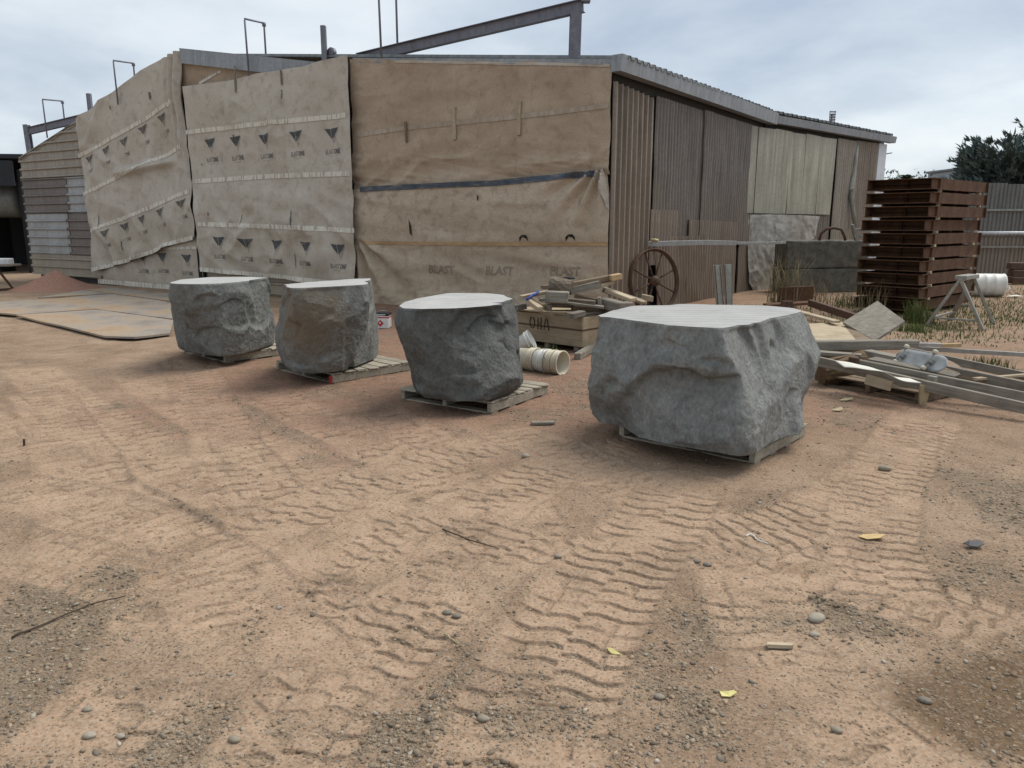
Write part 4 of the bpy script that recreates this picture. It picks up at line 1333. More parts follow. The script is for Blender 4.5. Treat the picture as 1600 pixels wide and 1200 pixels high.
boulder('largest pale grey boulder with a ridged sawn top, nearest the camera', top4, bot4, 1.0, .142,
        {-180: [1.02, 1.13, 1.14, 1.11, 1.08, 1.04], -160: [1.0, 1.08, 1.09, 1.07, 1.05, 1.02], -140: [1.0, 1.02, 1.03, 1.03, 1.02, 1.0], -120: [1, 1.0, 1.0, 1.0, 1.0, 1.0], -95: [1.0, 1.02, 1.03, 1.03, 1.02, 1.0], -75: [1.0, 1.0, 1.02, 1.04, 1.03, 1.0], -45: [1, .99, 1.0, 1.02, 1.02, 1.0], -15: [1.0, 1.0, 1.09, 1.17, 1.09, 1.02], 0: [1.0, 1.03, 1.18, 1.30, 1.17, 1.03], 20: [1, 1.05, 1.15, 1.24, 1.12, 1.02], 60: [1.0, 1.02, 1.05, 1.05, 1.02, 1.0], 120: [1.0, 1.02, 1.05, 1.05, 1.02, 1.0]},
        'rock_pale', 'sawn_ridged', 1, .75, carve4, ksm=2, chip=.7)
# dark one with the waist
def carve3(T, z, x, y):
    d = -.13 * np.exp(-((T - rad(-8)) / .13) ** 2) * sstep(.35, .55, z)
    d = d - .05 * np.exp(-((T - rad(-70)) / .35) ** 2 - ((z - .70) / .05) ** 2)
    d = d - .04 * np.exp(-((T - rad(-125)) / .25) ** 2 - ((z - .42) / .12) ** 2)
    return d
top3 = [(-1.008, 6.989), (-0.949, 6.772), (-0.668, 6.669), (-0.339, 6.772), (-0.162, 6.933), (-0.072, 7.16), (-0.019, 7.465), (0.025, 7.66), (-0.027, 8.009), (-0.276, 8.311), (-0.69, 8.311), (-0.932, 7.727), (-0.99, 7.34)]
bot3 = [(-0.9, 7.13), (-0.797, 6.856), (-0.547, 6.726), (-0.23, 6.726), (-0.012, 7.102), (.10, 7.5), (-.1, 7.75), (-.6, 7.75), (-.95, 7.4)]
boulder('dark grey boulder narrowing at its waist on a weathered pallet', top3, bot3, .97, .142,
        {-180: [1.0, 1.07, 1.08, 1.1, 1.22, 1.08], -150: [1.0, 1.04, 1.05, 1.06, 1.12, 1.04], -110: [1.0, 1.0, 1.0, 1.0, 1.0, 1.0], -90: [1.0, 1.0, .98, .98, 1.0, 1.0], -60: [1.0, 1.08, 1.06, .98, .98, 1.0], -40: [1.0, 1.22, 1.18, .96, .92, .98], -15: [1.0, 1.2, 1.16, .98, .97, 1.0], 15: [1.0, 1.0, 1.0, 1.02, 1.05, 1.0], 60: [1.0, 1.05, 1.08, 1.08, 1.05, 1.0], 120: [1.0, 1.05, 1.08, 1.08, 1.05, 1.0]},
        'rock_dark', 'sawn_smooth', 2, .8, carve3, chip=.45)
# brown stained one
def carve2(T, z, x, y):
    d = -.10 * np.exp(-((T - rad(-45)) / .16) ** 2) * sstep(.3, .14, z)
    d = d + .0 * z
    return d - .03 * sstep(rad(-66), rad(-60), T) * sstep(rad(-20), rad(-50), T)
top2 = [(-2.347, 7.88), (-2.265, 7.801), (-1.915, 7.961), (-1.6, 8.214), (-1.557, 8.346), (-1.692, 9.294), (-1.938, 9.184), (-2.299, 8.673), (-2.457, 8.302)]
bot2 = [(-2.486, 8.356), (-2.322, 8.094), (-2.009, 8.022), (-1.741, 8.28), (-1.653, 8.802), (-1.609, 9.25), (-1.75, 9.6), (-2.3, 9.8), (-2.75, 9.2)]
boulder('grey boulder with a brown stained face, second farthest from the camera', top2, bot2, 1.06, .142,
        {-180: [1.0, 1.26, 1.44, 1.46, 1.40, 1.1], -150: [1.0, 1.14, 1.22, 1.25, 1.2, 1.05], -115: [1.0, 1.04, 1.06, 1.06, 1.04, 1.0], -90: [1.0, 1.02, 1.03, 1.03, 1.02, 1.0], -60: [1.0, 1.05, 1.06, 1.05, 1.03, 1.0], -30: [1.0, 1.02, 1.03, 1.03, 1.02, 1.0], 0: [1.0, 1.02, 1.02, 1.02, 1.0, 1.0], 60: [1, 1, 1, 1, 1, 1], 120: [1.0, 1.05, 1.1, 1.1, 1.05, 1.0]},
        'rock_stained', 'sawn_smooth', 3, .75, carve2, ksm=3)
# farthest
top1 = [(-4.054, 9.113), (-3.902, 8.916), (-3.602, 8.868), (-3.361, 9.013), (-3.157, 9.534), (-3.134, 9.994), (-3.452, 10.179), (-3.933, 10.116), (-4.112, 9.645)]
bot1 = [(-4.233, 9.692), (-3.964, 9.393), (-3.447, 9.066), (-3.251, 9.441), (-3.17, 10.12), (-3.3, 10.5), (-3.7, 10.9), (-4.4, 10.7)]
boulder('mid grey boulder farthest from the camera near the steel plates', top1, bot1, 1.02, .142,
        {-180: [1.0, 1.13, 1.25, 1.3, 1.26, 1.1], -150: [1.0, 1.08, 1.14, 1.18, 1.14, 1.05], -115: [1.0, 1.04, 1.05, 1.05, 1.03, 1.0], -90: [1.0, 1.05, 1.06, 1.05, 1.03, 1.0], -60: [1.0, 1.05, 1.06, 1.05, 1.03, 1.0], -30: [1.0, 1.05, 1.08, 1.06, 1.03, 1.0], 0: [1.0, 1.05, 1.1, 1.08, 1.03, 1.0], 60: [1, 1.05, 1.05, 1.05, 1.05, 1.0], 120: [1, 1.05, 1.05, 1.05, 1.05, 1.0]},
        'rock_mid', 'sawn_smooth', 4, .8)

# ------------------------------------------------------------------ by the side wall
# iron wheel leaning on the ribbed sheets
wc = Vector((2.74, 14.9, 0.613))
wheel = thing('iron_wheel', 'large rusty spoked iron wheel leaning on the ribbed side wall', 'wheel', (wc.x, wc.y, 0))
wr = bpy.data.objects.new('tmp', None)
Mw = Matrix.Rotation(rad(33), 4, 'Z') @ Matrix.Rotation(rad(90 - 7), 4, 'X')
rotw = Mw.to_euler()
R_ = .62
lathe('rim', [(R_, -.055), (R_, .055), (R_ - .022, .055), (R_ - .022, .008), (R_ - .05, .006), (R_ - .05, -.006), (R_ - .022, -.008), (R_ - .022, -.055), (R_, -.055)], 'rust_dark', wheel, 56, (0, 0, .625), rotw, caps=False)
lathe('hub', [(.03, -.12), (.055, -.12), (.06, -.07), (.10, -.05), (.10, .05), (.06, .07), (.055, .12), (.03, .12)], 'rust_dark', wheel, 20, (0, 0, .625), rotw)
for k in range(8):
    a = k * math.pi / 4 + .35
    p0 = Mw @ Vector((.09 * math.cos(a), .09 * math.sin(a), 0)); p1 = Mw @ Vector((.585 * math.cos(a), .585 * math.sin(a), 0))
    tube('spoke', [p0 + Vector((0, 0, .625)), p1 + Vector((0, 0, .625))], .018, 'rust_dark', wheel, 6)
# flat strip wired along the wall
ms = thing('metal_strip', 'long flat galvanised strip fixed across the corrugated side wall', 'metal strip', w1w(1.5, .2, 1.2))
pts = [(2.62, 15, 1.327), (2.867, 15.2, 1.322), (3.326, 15.6, 1.324), (4.009, 16.3, 1.321), (4.936, 17.2, 1.286), (5.903, 18, 1.267), (6.456, 18.4, 1.272)]
for i in range(len(pts) - 1):
    bar('strip', rel(ms, pts[i]), rel(ms, pts[i + 1]), .012, .10 if i < 4 else .06, 'galv', ms, c=.003)
box('rag', .22, .1, .06, 'straw', ms, rel(ms, (pts[0][0] + .12, pts[0][1] - .02, pts[0][2] + .07)), (0, .1, ROT_1), .025)
# two steel channel offcuts standing against the wall
for i, (px, lab) in enumerate(((1122, 'pale grey steel channel standing against the wall, the one nearer the wheel'), (1136, 'pale grey steel channel with a flared top beside the silver foil'))):
    A = ((4.306, 15.9, 0.066), (4.535, 16.1, 0.045))[i]; B = ((4.275, 16.25, 0.86), (4.571, 16.45, 0.864))[i]
    ch = thing('steel_channel', lab, 'steel channel', (A[0], A[1], 0))
    a0 = Vector((0, 0, 0)); b0 = Vector(B) - Vector((A[0], A[1], 0))
    sd = Vector((.588, .8085, 0)) * .5 + Vector((.8, -.588, 0)) * .2
    bar('web', a0, b0, .15, .012, 'grey_paint', ch, .0 + rad(90) * 0, c=.003)
    for sgn in (-1, 1):
        off = Vector((.588 * .0 + .86 * .075 * sgn, .50 * .075 * sgn, 0))
        bar('flange', a0 + off + Vector((.02, -.03, 0)), b0 + off + Vector((.02 + .03 * i * sgn, -.03, 0)), .012, .07, 'grey_paint', ch, c=.003)

# silver foil and cloth scrap below the green sheets
def hanging(name, label, conv, pts_top, pts_bot, off, mat, amp, seed, cat):
    n, m = 60, 40
    A_, B_ = np.meshgrid(np.linspace(0, 1, n), np.linspace(0, 1, m))
    t0 = np.array(pts_top); b0 = np.array(pts_bot)
    ip = lambda P, a: (np.interp(a, np.linspace(0, 1, len(P)), P[:, 0]), np.interp(a, np.linspace(0, 1, len(P)), P[:, 1]))
    (tx, tz), (bx, bz) = ip(t0, A_), ip(b0, A_)
    S, Z = lerp(bx, tx, B_), lerp(bz, tz, B_)
    d = amp * fbm(S * 1.5 + seed, Z * 1.6, oct=4, ridged=True) + amp * .6 * fbm(S * 4 + seed, Z * 3, oct=3)
    base = Vector(conv(pts_bot[0][0], off, 0))
    V = np.array([tuple(Vector(conv(s_, off + e_, z_)) - base) for s_, e_, z_ in zip(S.ravel(), d.ravel(), Z.ravel())]).reshape(m, n, 3)
    o = grid_mesh(name, V, mat, None, base)
    return tag(o, label, cat)
hanging('foil_sheet', 'crumpled silver foil sheet nailed below the pale green sheets', w2w, [(-1.167, 1.922), (0.182, 1.949), (1.739, 1.944), (2.872, 1.917)], [(-1.082, 1.155), (0.455, 1.143), (2.039, 1.186), (2.742, 1.302)], .16, 'cloth_silver', .05, 3, 'foil sheet')
hanging('cloth_scrap', 'dirty silver printed cloth scrap hanging to a point near the ground', w2w, [(-1.059, 1.219), (-0.045, 1.169), (1.344, 1.214)], [(-0.856, 0.232), (-0.286, -0.305), (0.045, -0.345), (1.38, -0.022)], .24, 'cloth_silver', .06, 9, 'cloth scrap')
o = thing('downpipe', 'bent pale downpipe leaning by the white corner of the shed', 'downpipe', w2w(5.4, .15, 0))
tube('pipe', [rel(o, q) for q in ((10.527, 24, 1.566), (10.401, 24, 2.082), (10.277, 24, 2.594), (10.285, 24, 2.726), (10.417, 24.2, 3.508), (10.459, 24.3, 4.17))], .07, 'grey_paint', o, 8)

# concrete blocks
def conc(label, A, B, z0, z1, depth):
    A = Vector((*A, 0)); B = Vector((*B, 0))
    d = (B - A); L = d.length; d.normalize(); n = Vector((-d.y, d.x, 0))
    c = A + d * L / 2 + n * depth / 2
    me = bmesh.new()
    bmesh.ops.create_cube(me, size=1)
    bmesh.ops.subdivide_edges(me, edges=me.edges, cuts=14, use_grid_fill=True)
    P = np.array([v.co for v in me.verts]) * np.array([L, depth, z1 - z0])
    Q = P + .022 * np.stack([fbm(P[:, 0] * 4 + 3 * z0, P[:, 1] * 4, P[:, 2] * 4 + k, oct=4) for k in (0, 9, 18)], -1)
    r = .03
    half = np.array([L, depth, z1 - z0]) / 2
    ex = np.clip(np.abs(P) - (half - r * 3), 0, None) / (r * 3)
    k = (ex > .9).sum(1) >= 2
    Q[k] -= np.sign(P[k]) * r * .5
    for v, q in zip(me.verts, Q): v.co = q
    m_ = bpy.data.meshes.new('concrete_block'); me.to_mesh(m_); me.free()
    m_.materials.append(MATS['concrete'])
    o = place(bpy.data.objects.new('concrete_block', m_), None, (c.x, c.y, (z0 + z1) / 2), math.atan2(d.y, d.x))
    return tag(o, label, 'concrete block')
cA, cB = (6.85, 19.355), (9.043, 19.726)
conc('lower rough concrete block standing in the weeds beside the rusty stack', cA, cB, -.03, .60, .7)
conc('upper mossy concrete block stacked on the lower one by the shed', cA, (cB[0], cB[1]), .605, 1.30, .68)
ctop = 1.31
bx, by = cA
hp = thing('pipe_hoop', 'bent steel pipe hoop lying on top of the concrete blocks', 'pipe hoop', (7.9, 18.95, ctop))
tube('pipe', [Vector((-.45, 0, .0)), Vector((-.42, 0, .15)), Vector((-.3, 0, .27)), Vector((-.1, .02, .3)), Vector((.08, .03, .26)), Vector((.17, .03, .1)), Vector((.2, .03, 0))], .035, 'rust_dark', hp, 8)
rk = thing('steel_bracket', 'grey steel bracket frame on the concrete blocks next to the hoop', 'bracket', (8.5, 18.95, ctop))
for dx in (-.25, .42):
    bar('upright', (dx + .1, 0, .0), (dx - .03, .0, .38), .1, .06, 'grey_paint', rk)
for zz in (.1, .26):
    bar('rail', (-.22, .03, zz), (.42, .03, zz - .02), .05, .07, 'grey_paint', rk)

# ------------------------------------------------------------------ rusty frames
fr_o = Vector((*(7.645, 14.427), 0))
DR = Vector((.756, .655, 0)); DL = Vector((-.655, .756, 0))
LR, LL = 2.75, 1.2
names = ['topmost', 'second', 'third', 'fourth', 'fifth', 'sixth', 'seventh', 'eighth', 'ninth', 'lowest']
def channel(name, A, B, h, wid, open_dir, mat, parent):
    """C-section: web plus two flanges that point along open_dir."""
    A, B, od = Vector(A), Vector(B), Vector(open_dir)
    t_ = .014
    up_ = Vector((0, 0, 1))
    V, F = [], []
    def slab_(o0, o1, z0, z1):
        k = len(V)
        for P in (A, B):
            V.extend([P + od * o0 + up_ * z0, P + od * o1 + up_ * z0, P + od * o1 + up_ * z1, P + od * o0 + up_ * z1])
        F.extend([(k + 3, k + 2, k + 1, k), (k + 4, k + 5, k + 6, k + 7), (k, k + 1, k + 5, k + 4), (k + 1, k + 2, k + 6, k + 5), (k + 2, k + 3, k + 7, k + 6), (k + 3, k, k + 4, k + 7)])
    slab_(0, t_, 0, h)
    slab_(t_, wid, 0, t_); slab_(t_, wid, h - t_, h)
    return mesh(name, V, F, mat, parent)
pitch_, hh_ = .25, .2
rs = random.Random(4)
for i in range(10):
    k = 9 - i
    z0 = .075 + k * pitch_
    sh = DR * rs.uniform(-.05, .05) + DL * rs.uniform(-.04, .05)
    base = fr_o + sh
    ttl = {'topmost': 'topmost rusty steel rack of the tall stack', 'lowest': 'lowest rusty steel rack of the tall stack, on the grass'}.get(names[i], names[i] + ' rusty steel rack from the top of the tall stack')
    t_ = thing('steel_rack', ttl, 'steel rack', (base.x, base.y, z0), rs.uniform(-.012, .012), 'rusty steel racks in the tall stack')
    Z = Vector((0, 0, 0))
    channel('channel', DL * .02, DL * .02 + DR * LR, hh_, .06, DL, 'rust', t_)
    channel('channel', DL * LL, DL * LL + DR * LR, hh_, .06, -DL, 'rust', t_)
    for q in (.30, LR - .03):
        channel('channel', DR * q + DL * -.02, DR * q + DL * (LL + .02), hh_, .29 if q < .4 else .06, -DR if q < LR / 2 else DR, 'rust', t_)
    for q in (.75, 1.4, 2.05):
        channel('joist', DR * q + DL * .09, DR * q + DL * (LL - .02), (pitch_ if i else hh_) - .004, .06, -DR, 'rust_dark', t_)
    channel('joist', DL * .55 + DR * .22, DL * .55 + DR * (LR - .1), (pitch_ if i else hh_) - .004, .06, -DL, 'rust_dark', t_)
    mesh('deck_plate', [DL * .05 + DR * .1 + Vector((0, 0, hh_ * .5)), DL * .05 + DR * (LR - .05) + Vector((0, 0, hh_ * .5)), DL * (LL - .05) + DR * (LR - .05) + Vector((0, 0, hh_ * .5)), DL * (LL - .05) + DR * .1 + Vector((0, 0, hh_ * .5))], [(0, 1, 2, 3)], 'rust_dark', t_)
    if i > 0:
        for (u, v_, nm) in ((.42, .02, 'near the corner'), (2.45, .02, 'near the far end')):
            c_ = fr_o + DR * (u + rs.uniform(-.06, .06)) + DL * (v_ + rs.uniform(-.01, .02))
            o = box('timber_spacer', .09, .07, pitch_ - hh_ - .004, 'wood_pale', None, (c_.x, c_.y, z0 + hh_ + (pitch_ - hh_) / 2), (0, 0, ROT_1 + rs.uniform(-.3, .3)))
            tag(o, 'pale timber spacer %s, just under the %s rusty rack%s' % (nm, names[i - 1], '' if i == 1 else ' from the top'), 'spacer', 'timber spacers in the rusty stack')
for (u, v_, nm) in ((.4, .1, 'near corner'), (2.4, .1, 'far end')):
    c_ = fr_o + DR * u + DL * v_
    o = box('timber_spacer', .3, .12, .085, 'wood_grey', None, (c_.x, c_.y, .015), (0, 0, .3))
    tag(o, 'grey timber bearer under the %s of the lowest rusty rack' % nm, 'spacer', 'timber bearers under the rusty stack')

# ------------------------------------------------------------------ trestle and drum
tr = thing('trestle', 'grey steel trestle standing on the grass before the rusty stack', 'trestle', (*(7.842, 13.378), 0))
T1_, T2_ = (7.397, 12.75, 0.812), (7.962, 13.35, 0.803)
mid, rot, L = orient(T1_, T2_)
bar('top_beam', rel(tr, T1_) + Vector((0, 0, .02)), rel(tr, T2_) + Vector((0, 0, .02)), .18, .07, 'grey_paint', tr)
for (top, foot) in ((T1_, (7.066, 13.033)), (T1_, (7.699, 12.468)), (T2_, (8.329, 13.203)), (T2_, (8.037, 14.028))):
    bar('leg', rel(tr, top), rel(tr, (*foot, 0)), .075, .045, 'grey_paint', tr)
m1 = lerp(Vector(T1_), Vector((*(7.066, 13.033), 0)), .82); m2 = lerp(Vector(T2_), Vector((*(8.037, 14.028), 0)), .82)
m3 = lerp(Vector(T1_), Vector((*(7.699, 12.468), 0)), .82)
bar('brace', rel(tr, m1), rel(tr, m2), .05, .03, 'grey_paint', tr)
bar('brace', rel(tr, m1), rel(tr, m3), .04, .03, 'grey_paint', tr)
dp = (11.387, 18.482)
dr = thing('drum', 'white rust-spotted steel drum lying on its side behind the trestle', 'drum', (*dp, 0))
drm = Matrix.Rotation(rad(-14), 4, 'Z') @ Matrix.Rotation(rad(90), 4, 'Y')
lathe('shell', [(.0, -.34), (.26, -.34), (.275, -.32), (.265, -.3), (.265, -.1), (.272, -.09), (.265, -.08), (.265, .1), (.272, .11), (.265, .12), (.265, .3), (.275, .32), (.26, .34), (.0, .34)], 'plastic_white', dr, 32, (0, 0, .275), drm.to_euler(), caps=False)
tube('handle', [Vector((.33, -.1, .16)), Vector((.42, -.12, .15)), Vector((.46, -.12, .2)), Vector((.42, -.1, .25)), Vector((.33, -.08, .26))], .02, 'plastic_white', dr, 6)
o = mesh('paper_scrap', [(-.2, 0, .01), (.0, -.1, .03), (.2, 0, .015), (.1, .1, .04), (-.1, .1, .02)], [(0, 1, 2, 3, 4)], 'paper', None, (dp[0] + .45, dp[1] - .35, .02))
tag(o, 'pale crumpled scrap lying in front of the white drum', 'scrap')
sm = o.modifiers.new('thick', 'SOLIDIFY'); sm.thickness = .01

# ------------------------------------------------------------------ fence and what stands beyond
fn = thing('fence', 'tall grey corrugated iron fence with rails behind the rusty stack', 'fence', (12.3, 26.0, 0))
k = 0
xx = 0.0
while xx < 14:
    wd = .82
    n = 60
    S = np.linspace(0, wd, n)
    y = .02 * np.sign(np.cos(S / .136 * 2 * np.pi)) * np.minimum(1, np.abs(np.cos(S / .136 * 2 * np.pi)) * 2.2)
    zt = 3.0 + .02 * math.sin(k * 2.1)
    V = np.array([[(xx + s_, y_ - .003 * (k % 2), z_) for s_, y_ in zip(S, y)] for z_ in (1.3 if k < 6 else 1.25, zt)])
    grid_mesh('fence_sheet', V, 'sheet_fence', fn, smooth=False)
    V = np.array([[(xx + s_, y_ + .07 + .003 * (k % 2), z_) for s_, y_ in zip(S, y)] for z_ in (0, 1.5)])
    grid_mesh('fence_sheet', V, 'sheet_old', fn, smooth=False)
    xx += wd - .03; k += 1
for zz in (2.15, .95):
    bar('rail', (-.1, -.06, zz), (14, -.06, zz), .06, .07, 'grey_paint', fn)
for q in range(5):
    bar('fence_post', (.2 + q * 3.2, .16, 0), (.2 + q * 3.2, .16, 2.9), .1, .1, 'wood_grey', fn)
pl = thing('white_pole', 'long white pole lying level on trestle heads against the grey fence', 'pole', (12.2, 24.6, 0))
tube('pole', [rel(pl, (14.564, 24.6, 1.424)), rel(pl, (17.3, 24.6, 1.424))], .05, 'white_trim', pl, 8)
for px in (1528, 1655):
    q = (14.739, 24.75, 1.383) if px < 1600 else (17.31, 24.75, 1.383)
    bar('stand', rel(pl, (q[0], q[1], 0)), rel(pl, q), .08, .08, 'wood_grey', pl)
for i, (A, B, lab) in enumerate((((14.347, 22.4, 0.579), (15.505, 22.4, 0.616), 'topmost dark sleeper'), ((14.367, 22.3, 0.366), (15.562, 22.3, 0.384), 'middle dark sleeper'), ((14.297, 22.2, 0.135), (15.584, 22.2, 0.135), 'lowest dark sleeper'))):
    z_ = .52 - .2 * i
    o = bar('sleeper', (A[0], A[1], z_), (B[0], B[1], z_), .28, .19, 'rust_dark', None, wear=.02)
    tag(o, lab + ' stacked in front of the fence at the frame edge', 'sleeper', 'dark sleepers by the fence')

def conifer(label, base, height, spread, n_br, seed):
    r_ = random.Random(seed)
    t_ = thing('conifer_tree', label, 'tree', base)
    tube('trunk', [Vector((0, 0, -.2)), Vector((.1, 0, height * .4)), Vector((0, .1, height * .8))], [.35, .25, .08], 'bark', t_, 8)
    V, F = [], []
    LV, LF = [], []
    for i in range(n_br):
        z0 = height * (.12 + .62 * r_.random() ** .8)
        a = r_.uniform(0, 6.283)
        L = spread * (1.08 - .55 * z0 / height) * r_.uniform(.7, 1.15)
        rise = L * r_.uniform(.35, .95) * (.3 + .9 * z0 / height)
        pts = []
        for k in range(7):
            f_ = k / 6
            pts.append(Vector((math.cos(a) * L * f_, math.sin(a) * L * f_, z0 + rise * f_ ** 1.5)))
        v_, f_2 = sweep(pts, [.06 * (1 - k / 7.5) for k in range(7)], 4)
        k0 = len(LV); LV += v_; LF += [tuple(q + k0 for q in f_) for f_ in f_2]
        for k in range(34):
            f_ = r_.uniform(.25, 1.0)
            p = Vector((math.cos(a) * L * f_, math.sin(a) * L * f_, z0 + rise * f_ ** 1.5))
            sp = .40 * (1.1 - f_ * .85)
            p += Vector((r_.gauss(0, sp), r_.gauss(0, sp), r_.gauss(0, sp * .5)))
            out = Vector((math.cos(a), math.sin(a), .55 + r_.uniform(-.2, .5))).normalized()
            for s_ in range(5):
                d_ = (out + Vector((r_.gauss(0, .33), r_.gauss(0, .33), r_.gauss(0, .28)))).normalized()
                sd = d_.cross(Vector((r_.gauss(0, 1), r_.gauss(0, 1), r_.gauss(0, 1)))).normalized()
                ln, wd = r_.uniform(.25, .62), r_.uniform(.025, .06)
                k0 = len(V)
                V += [p - sd * wd, p + d_ * ln * .5 - sd * wd * 1.2, p + d_ * ln, p + d_ * ln * .5 + sd * wd * 1.2]
                F.append((k0, k0 + 1, k0 + 2, k0 + 3))
    mesh('limbs', LV, LF, 'bark', t_)
    mesh('crown', V, F, 'conifer', t_)
    return t_
conifer('dark green spreading conifer rising behind the grey fence', (28.2, 45, 0), 6.3, 3.7, 150, 5)
conifer('second dark conifer half hidden behind the spreading one at the frame edge', (32.5, 47, 0), 6.6, 4.2, 110, 9)
def leafball(name, label, base, h, rx, n, seed, mat='palm_leaf'):
    r_ = random.Random(seed)
    t_ = thing(name, label, 'bush', base)
    tube('stem', [Vector((0, 0, 0)), Vector((.05, 0, h * .5)), Vector((0, 0, h * .8))], [.12, .09, .04], 'bark', t_, 6)
    V, F = [], []
    for i in range(n):
        d_ = Vector((r_.gauss(0, 1), r_.gauss(0, 1), r_.gauss(0, 1))).normalized() * r_.uniform(.3, 1) ** .5
        p = Vector((d_.x * rx, d_.y * rx, h * .62 + d_.z * h * .38)) * r_.uniform(.85, 1.1)
        u = Vector((r_.gauss(0, 1), r_.gauss(0, 1), r_.gauss(0, 1))).normalized()
        v_ = u.cross(d_).normalized()
        s_ = r_.uniform(.06, .16)
        k0 = len(V)
        V += [p - u * s_, p + v_ * s_ * .5, p + u * s_, p - v_ * s_ * .5]
        F.append((k0, k0 + 1, k0 + 2, k0 + 3))
    mesh('foliage', V, F, mat, t_)
def palm(label, base, h, L, seed):
    r_ = random.Random(seed)
    t_ = thing('palm_tree', label, 'palm', base)
    tube('trunk', [Vector((0, 0, 0)), Vector((.05, 0, h))], [.28, .22], 'bark', t_, 8)
    for i in range(26):
        a = r_.uniform(0, 6.283); el = r_.uniform(.1, 1.3)
        V, F = [], []
        P = []
        for k in range(9):
            f_ = k / 8
            P.append(Vector((math.cos(a) * L * f_ * math.cos(el), math.sin(a) * L * f_ * math.cos(el), h + L * f_ * math.sin(el) - L * .55 * f_ ** 2)))
        for k in range(8):
            d_ = (P[k + 1] - P[k]).normalized()
            sd = d_.cross(Vector((0, 0, 1))).normalized()
            for sg in (-1, 1):
                for q in (0, .5):
                    p = P[k].lerp(P[k + 1], q)
                    tip = p + sd * sg * L * .26 * (1 - .6 * k / 8) + d_ * L * .1 - Vector((0, 0, L * .07))
                    k0 = len(V)
                    V += [p, p + d_ * .07, tip]
                    F.append((k0, k0 + 1, k0 + 2))
        mesh('frond', V, F, 'palm_leaf', t_)
pp = (23.867, 48, 4.502)
palm('small palm showing its fronds over the rusty stack', (pp[0], pp[1], 0), pp[2] - .35, 1.15, 3)
for i, (q, lab) in enumerate((((24.792, 52, 4.898), 'feathery bush just right of the white shed corner'), ((25.619, 50, 4.697), 'low bush right of the small palm'), ((28.63, 54, 4.895), 'pale thin bush left of the flat roofed building'))):
    leafball('bush', lab, (q[0], q[1], 0), q[2] + .15, .9 + .15 * i, 900, i)
bb = thing('flat_building', 'small grey flat roofed building behind the conifer', 'building', (*(27.856, 50, 4.853)[:2], 0))
zt = (27.829, 50, 5.086)[2]
box('wall', 3.0, 3.0, zt - .2, 'building_grey', bb, (.6, 0, (zt - .2) / 2), c=.02)
box('roof', 3.2, 3.2, .14, 'roof_grey', bb, (.6, 0, zt - .13), c=.02)
box('roof_box', 1.2, .8, .35, 'building_grey', bb, (.9, 0, zt + .1), c=.02)
lt = (29.782, 75, 11.942); lb2 = (29.824, 75, 10.751)
lp = thing('floodlight_mast', 'distant floodlight mast showing above the shed roof', 'light mast', (lt[0], lt[1], 0))
tube('mast', [Vector((0, 0, 0)), Vector((0, 0, lt[2] - .2))], .16, 'steel_purple', lp, 6)
for k in range(5):
    box('lamp_row', .55, .12, .11, 'steel_purple', lp, (0, -.1, lt[2] - .05 - .235 * k))
for sgn in (-1, 1):
    bar('rack', (sgn * .24, 0, lt[2] + .05), (sgn * .24, 0, lt[2] - 1.1), .06, .06, 'steel_purple', lp)
q = (18.622, 40, 5.12)
sl = thing('street_lamp', 'thin street lamp arm showing beside the white shed corner', 'street lamp', (q[0] - .1, q[1], 0))
tube('pole', [Vector((0, 0, 0)), Vector((0, 0, q[2] - .1)), Vector((.1, 0, q[2]))], .06, 'steel_purple', sl, 6)
tube('arm', [Vector((.1, 0, q[2])), Vector((.5, 0, q[2] + .07))], .03, 'steel_purple', sl, 6)

# ------------------------------------------------------------------ open dark shed beyond the far end of the front
ds = thing('open_shed', 'dark open fronted shed at the left edge beyond the siding', 'shed', (-20, 28, 0))
z_ = (-16.897, 27, 3.842)[2]
box('roof', 9, 7, .16, 'dark_roof', ds, (-1.6, 2.2, z_ + .0), (rad(-2), 0, .12), .02)
box('fascia', 9.1, .12, .85, 'dark_roof', ds, (-1.6, -1.3, z_ - .45), (0, 0, .12), .02)
box('back_wall', 9, .12, z_, 'dark', ds, (-1.6, 5.4, z_ / 2), (0, 0, .12), .02)
box('side_wall', .12, 6.5, z_ - .3, 'dark', ds, (2.6, 2.6, (z_ - .3) / 2), (0, 0, .12), .02)
tk = thing('storage_tank', 'pale grey cylindrical tank lying inside the dark open shed', 'tank', (-20.2, 28.2, 0))
lathe('shell', [(.0, -2.6), (.5, -2.58), (.62, -2.45), (.64, -1), (.64, 1), (.62, 2.45), (.5, 2.58), (0, 2.6)], 'tank', tk, 28, (0, 0, 2.55), (0, rad(90), .12), caps=False)
for dx in (-1.6, 1.6):
    box('cradle', .3, .9, 1.95, 'dark', tk, (dx, .12 * dx, .975), c=.02)
yb = thing('yellow_building', 'pale yellow gable showing above the dark open shed', 'building', (*(-39.305, 55, 6.445)[:2], 0))
q = (-38.612, 55, 7.542)
V = [(-8, 0, 0), (.1, 0, 0), (.45, 0, q[2] - 1.3), (-.4, 0, q[2]), (-8, 0, q[2] + 2)]
V = V + [(x, 6, z) for x, y, z in V]
mesh('wall', V, [(0, 1, 2, 3, 4), (9, 8, 7, 6, 5), (0, 5, 6, 1), (1, 6, 7, 2), (2, 7, 8, 3), (3, 8, 9, 4), (4, 9, 5, 0)], 'yellow_paint', yb)
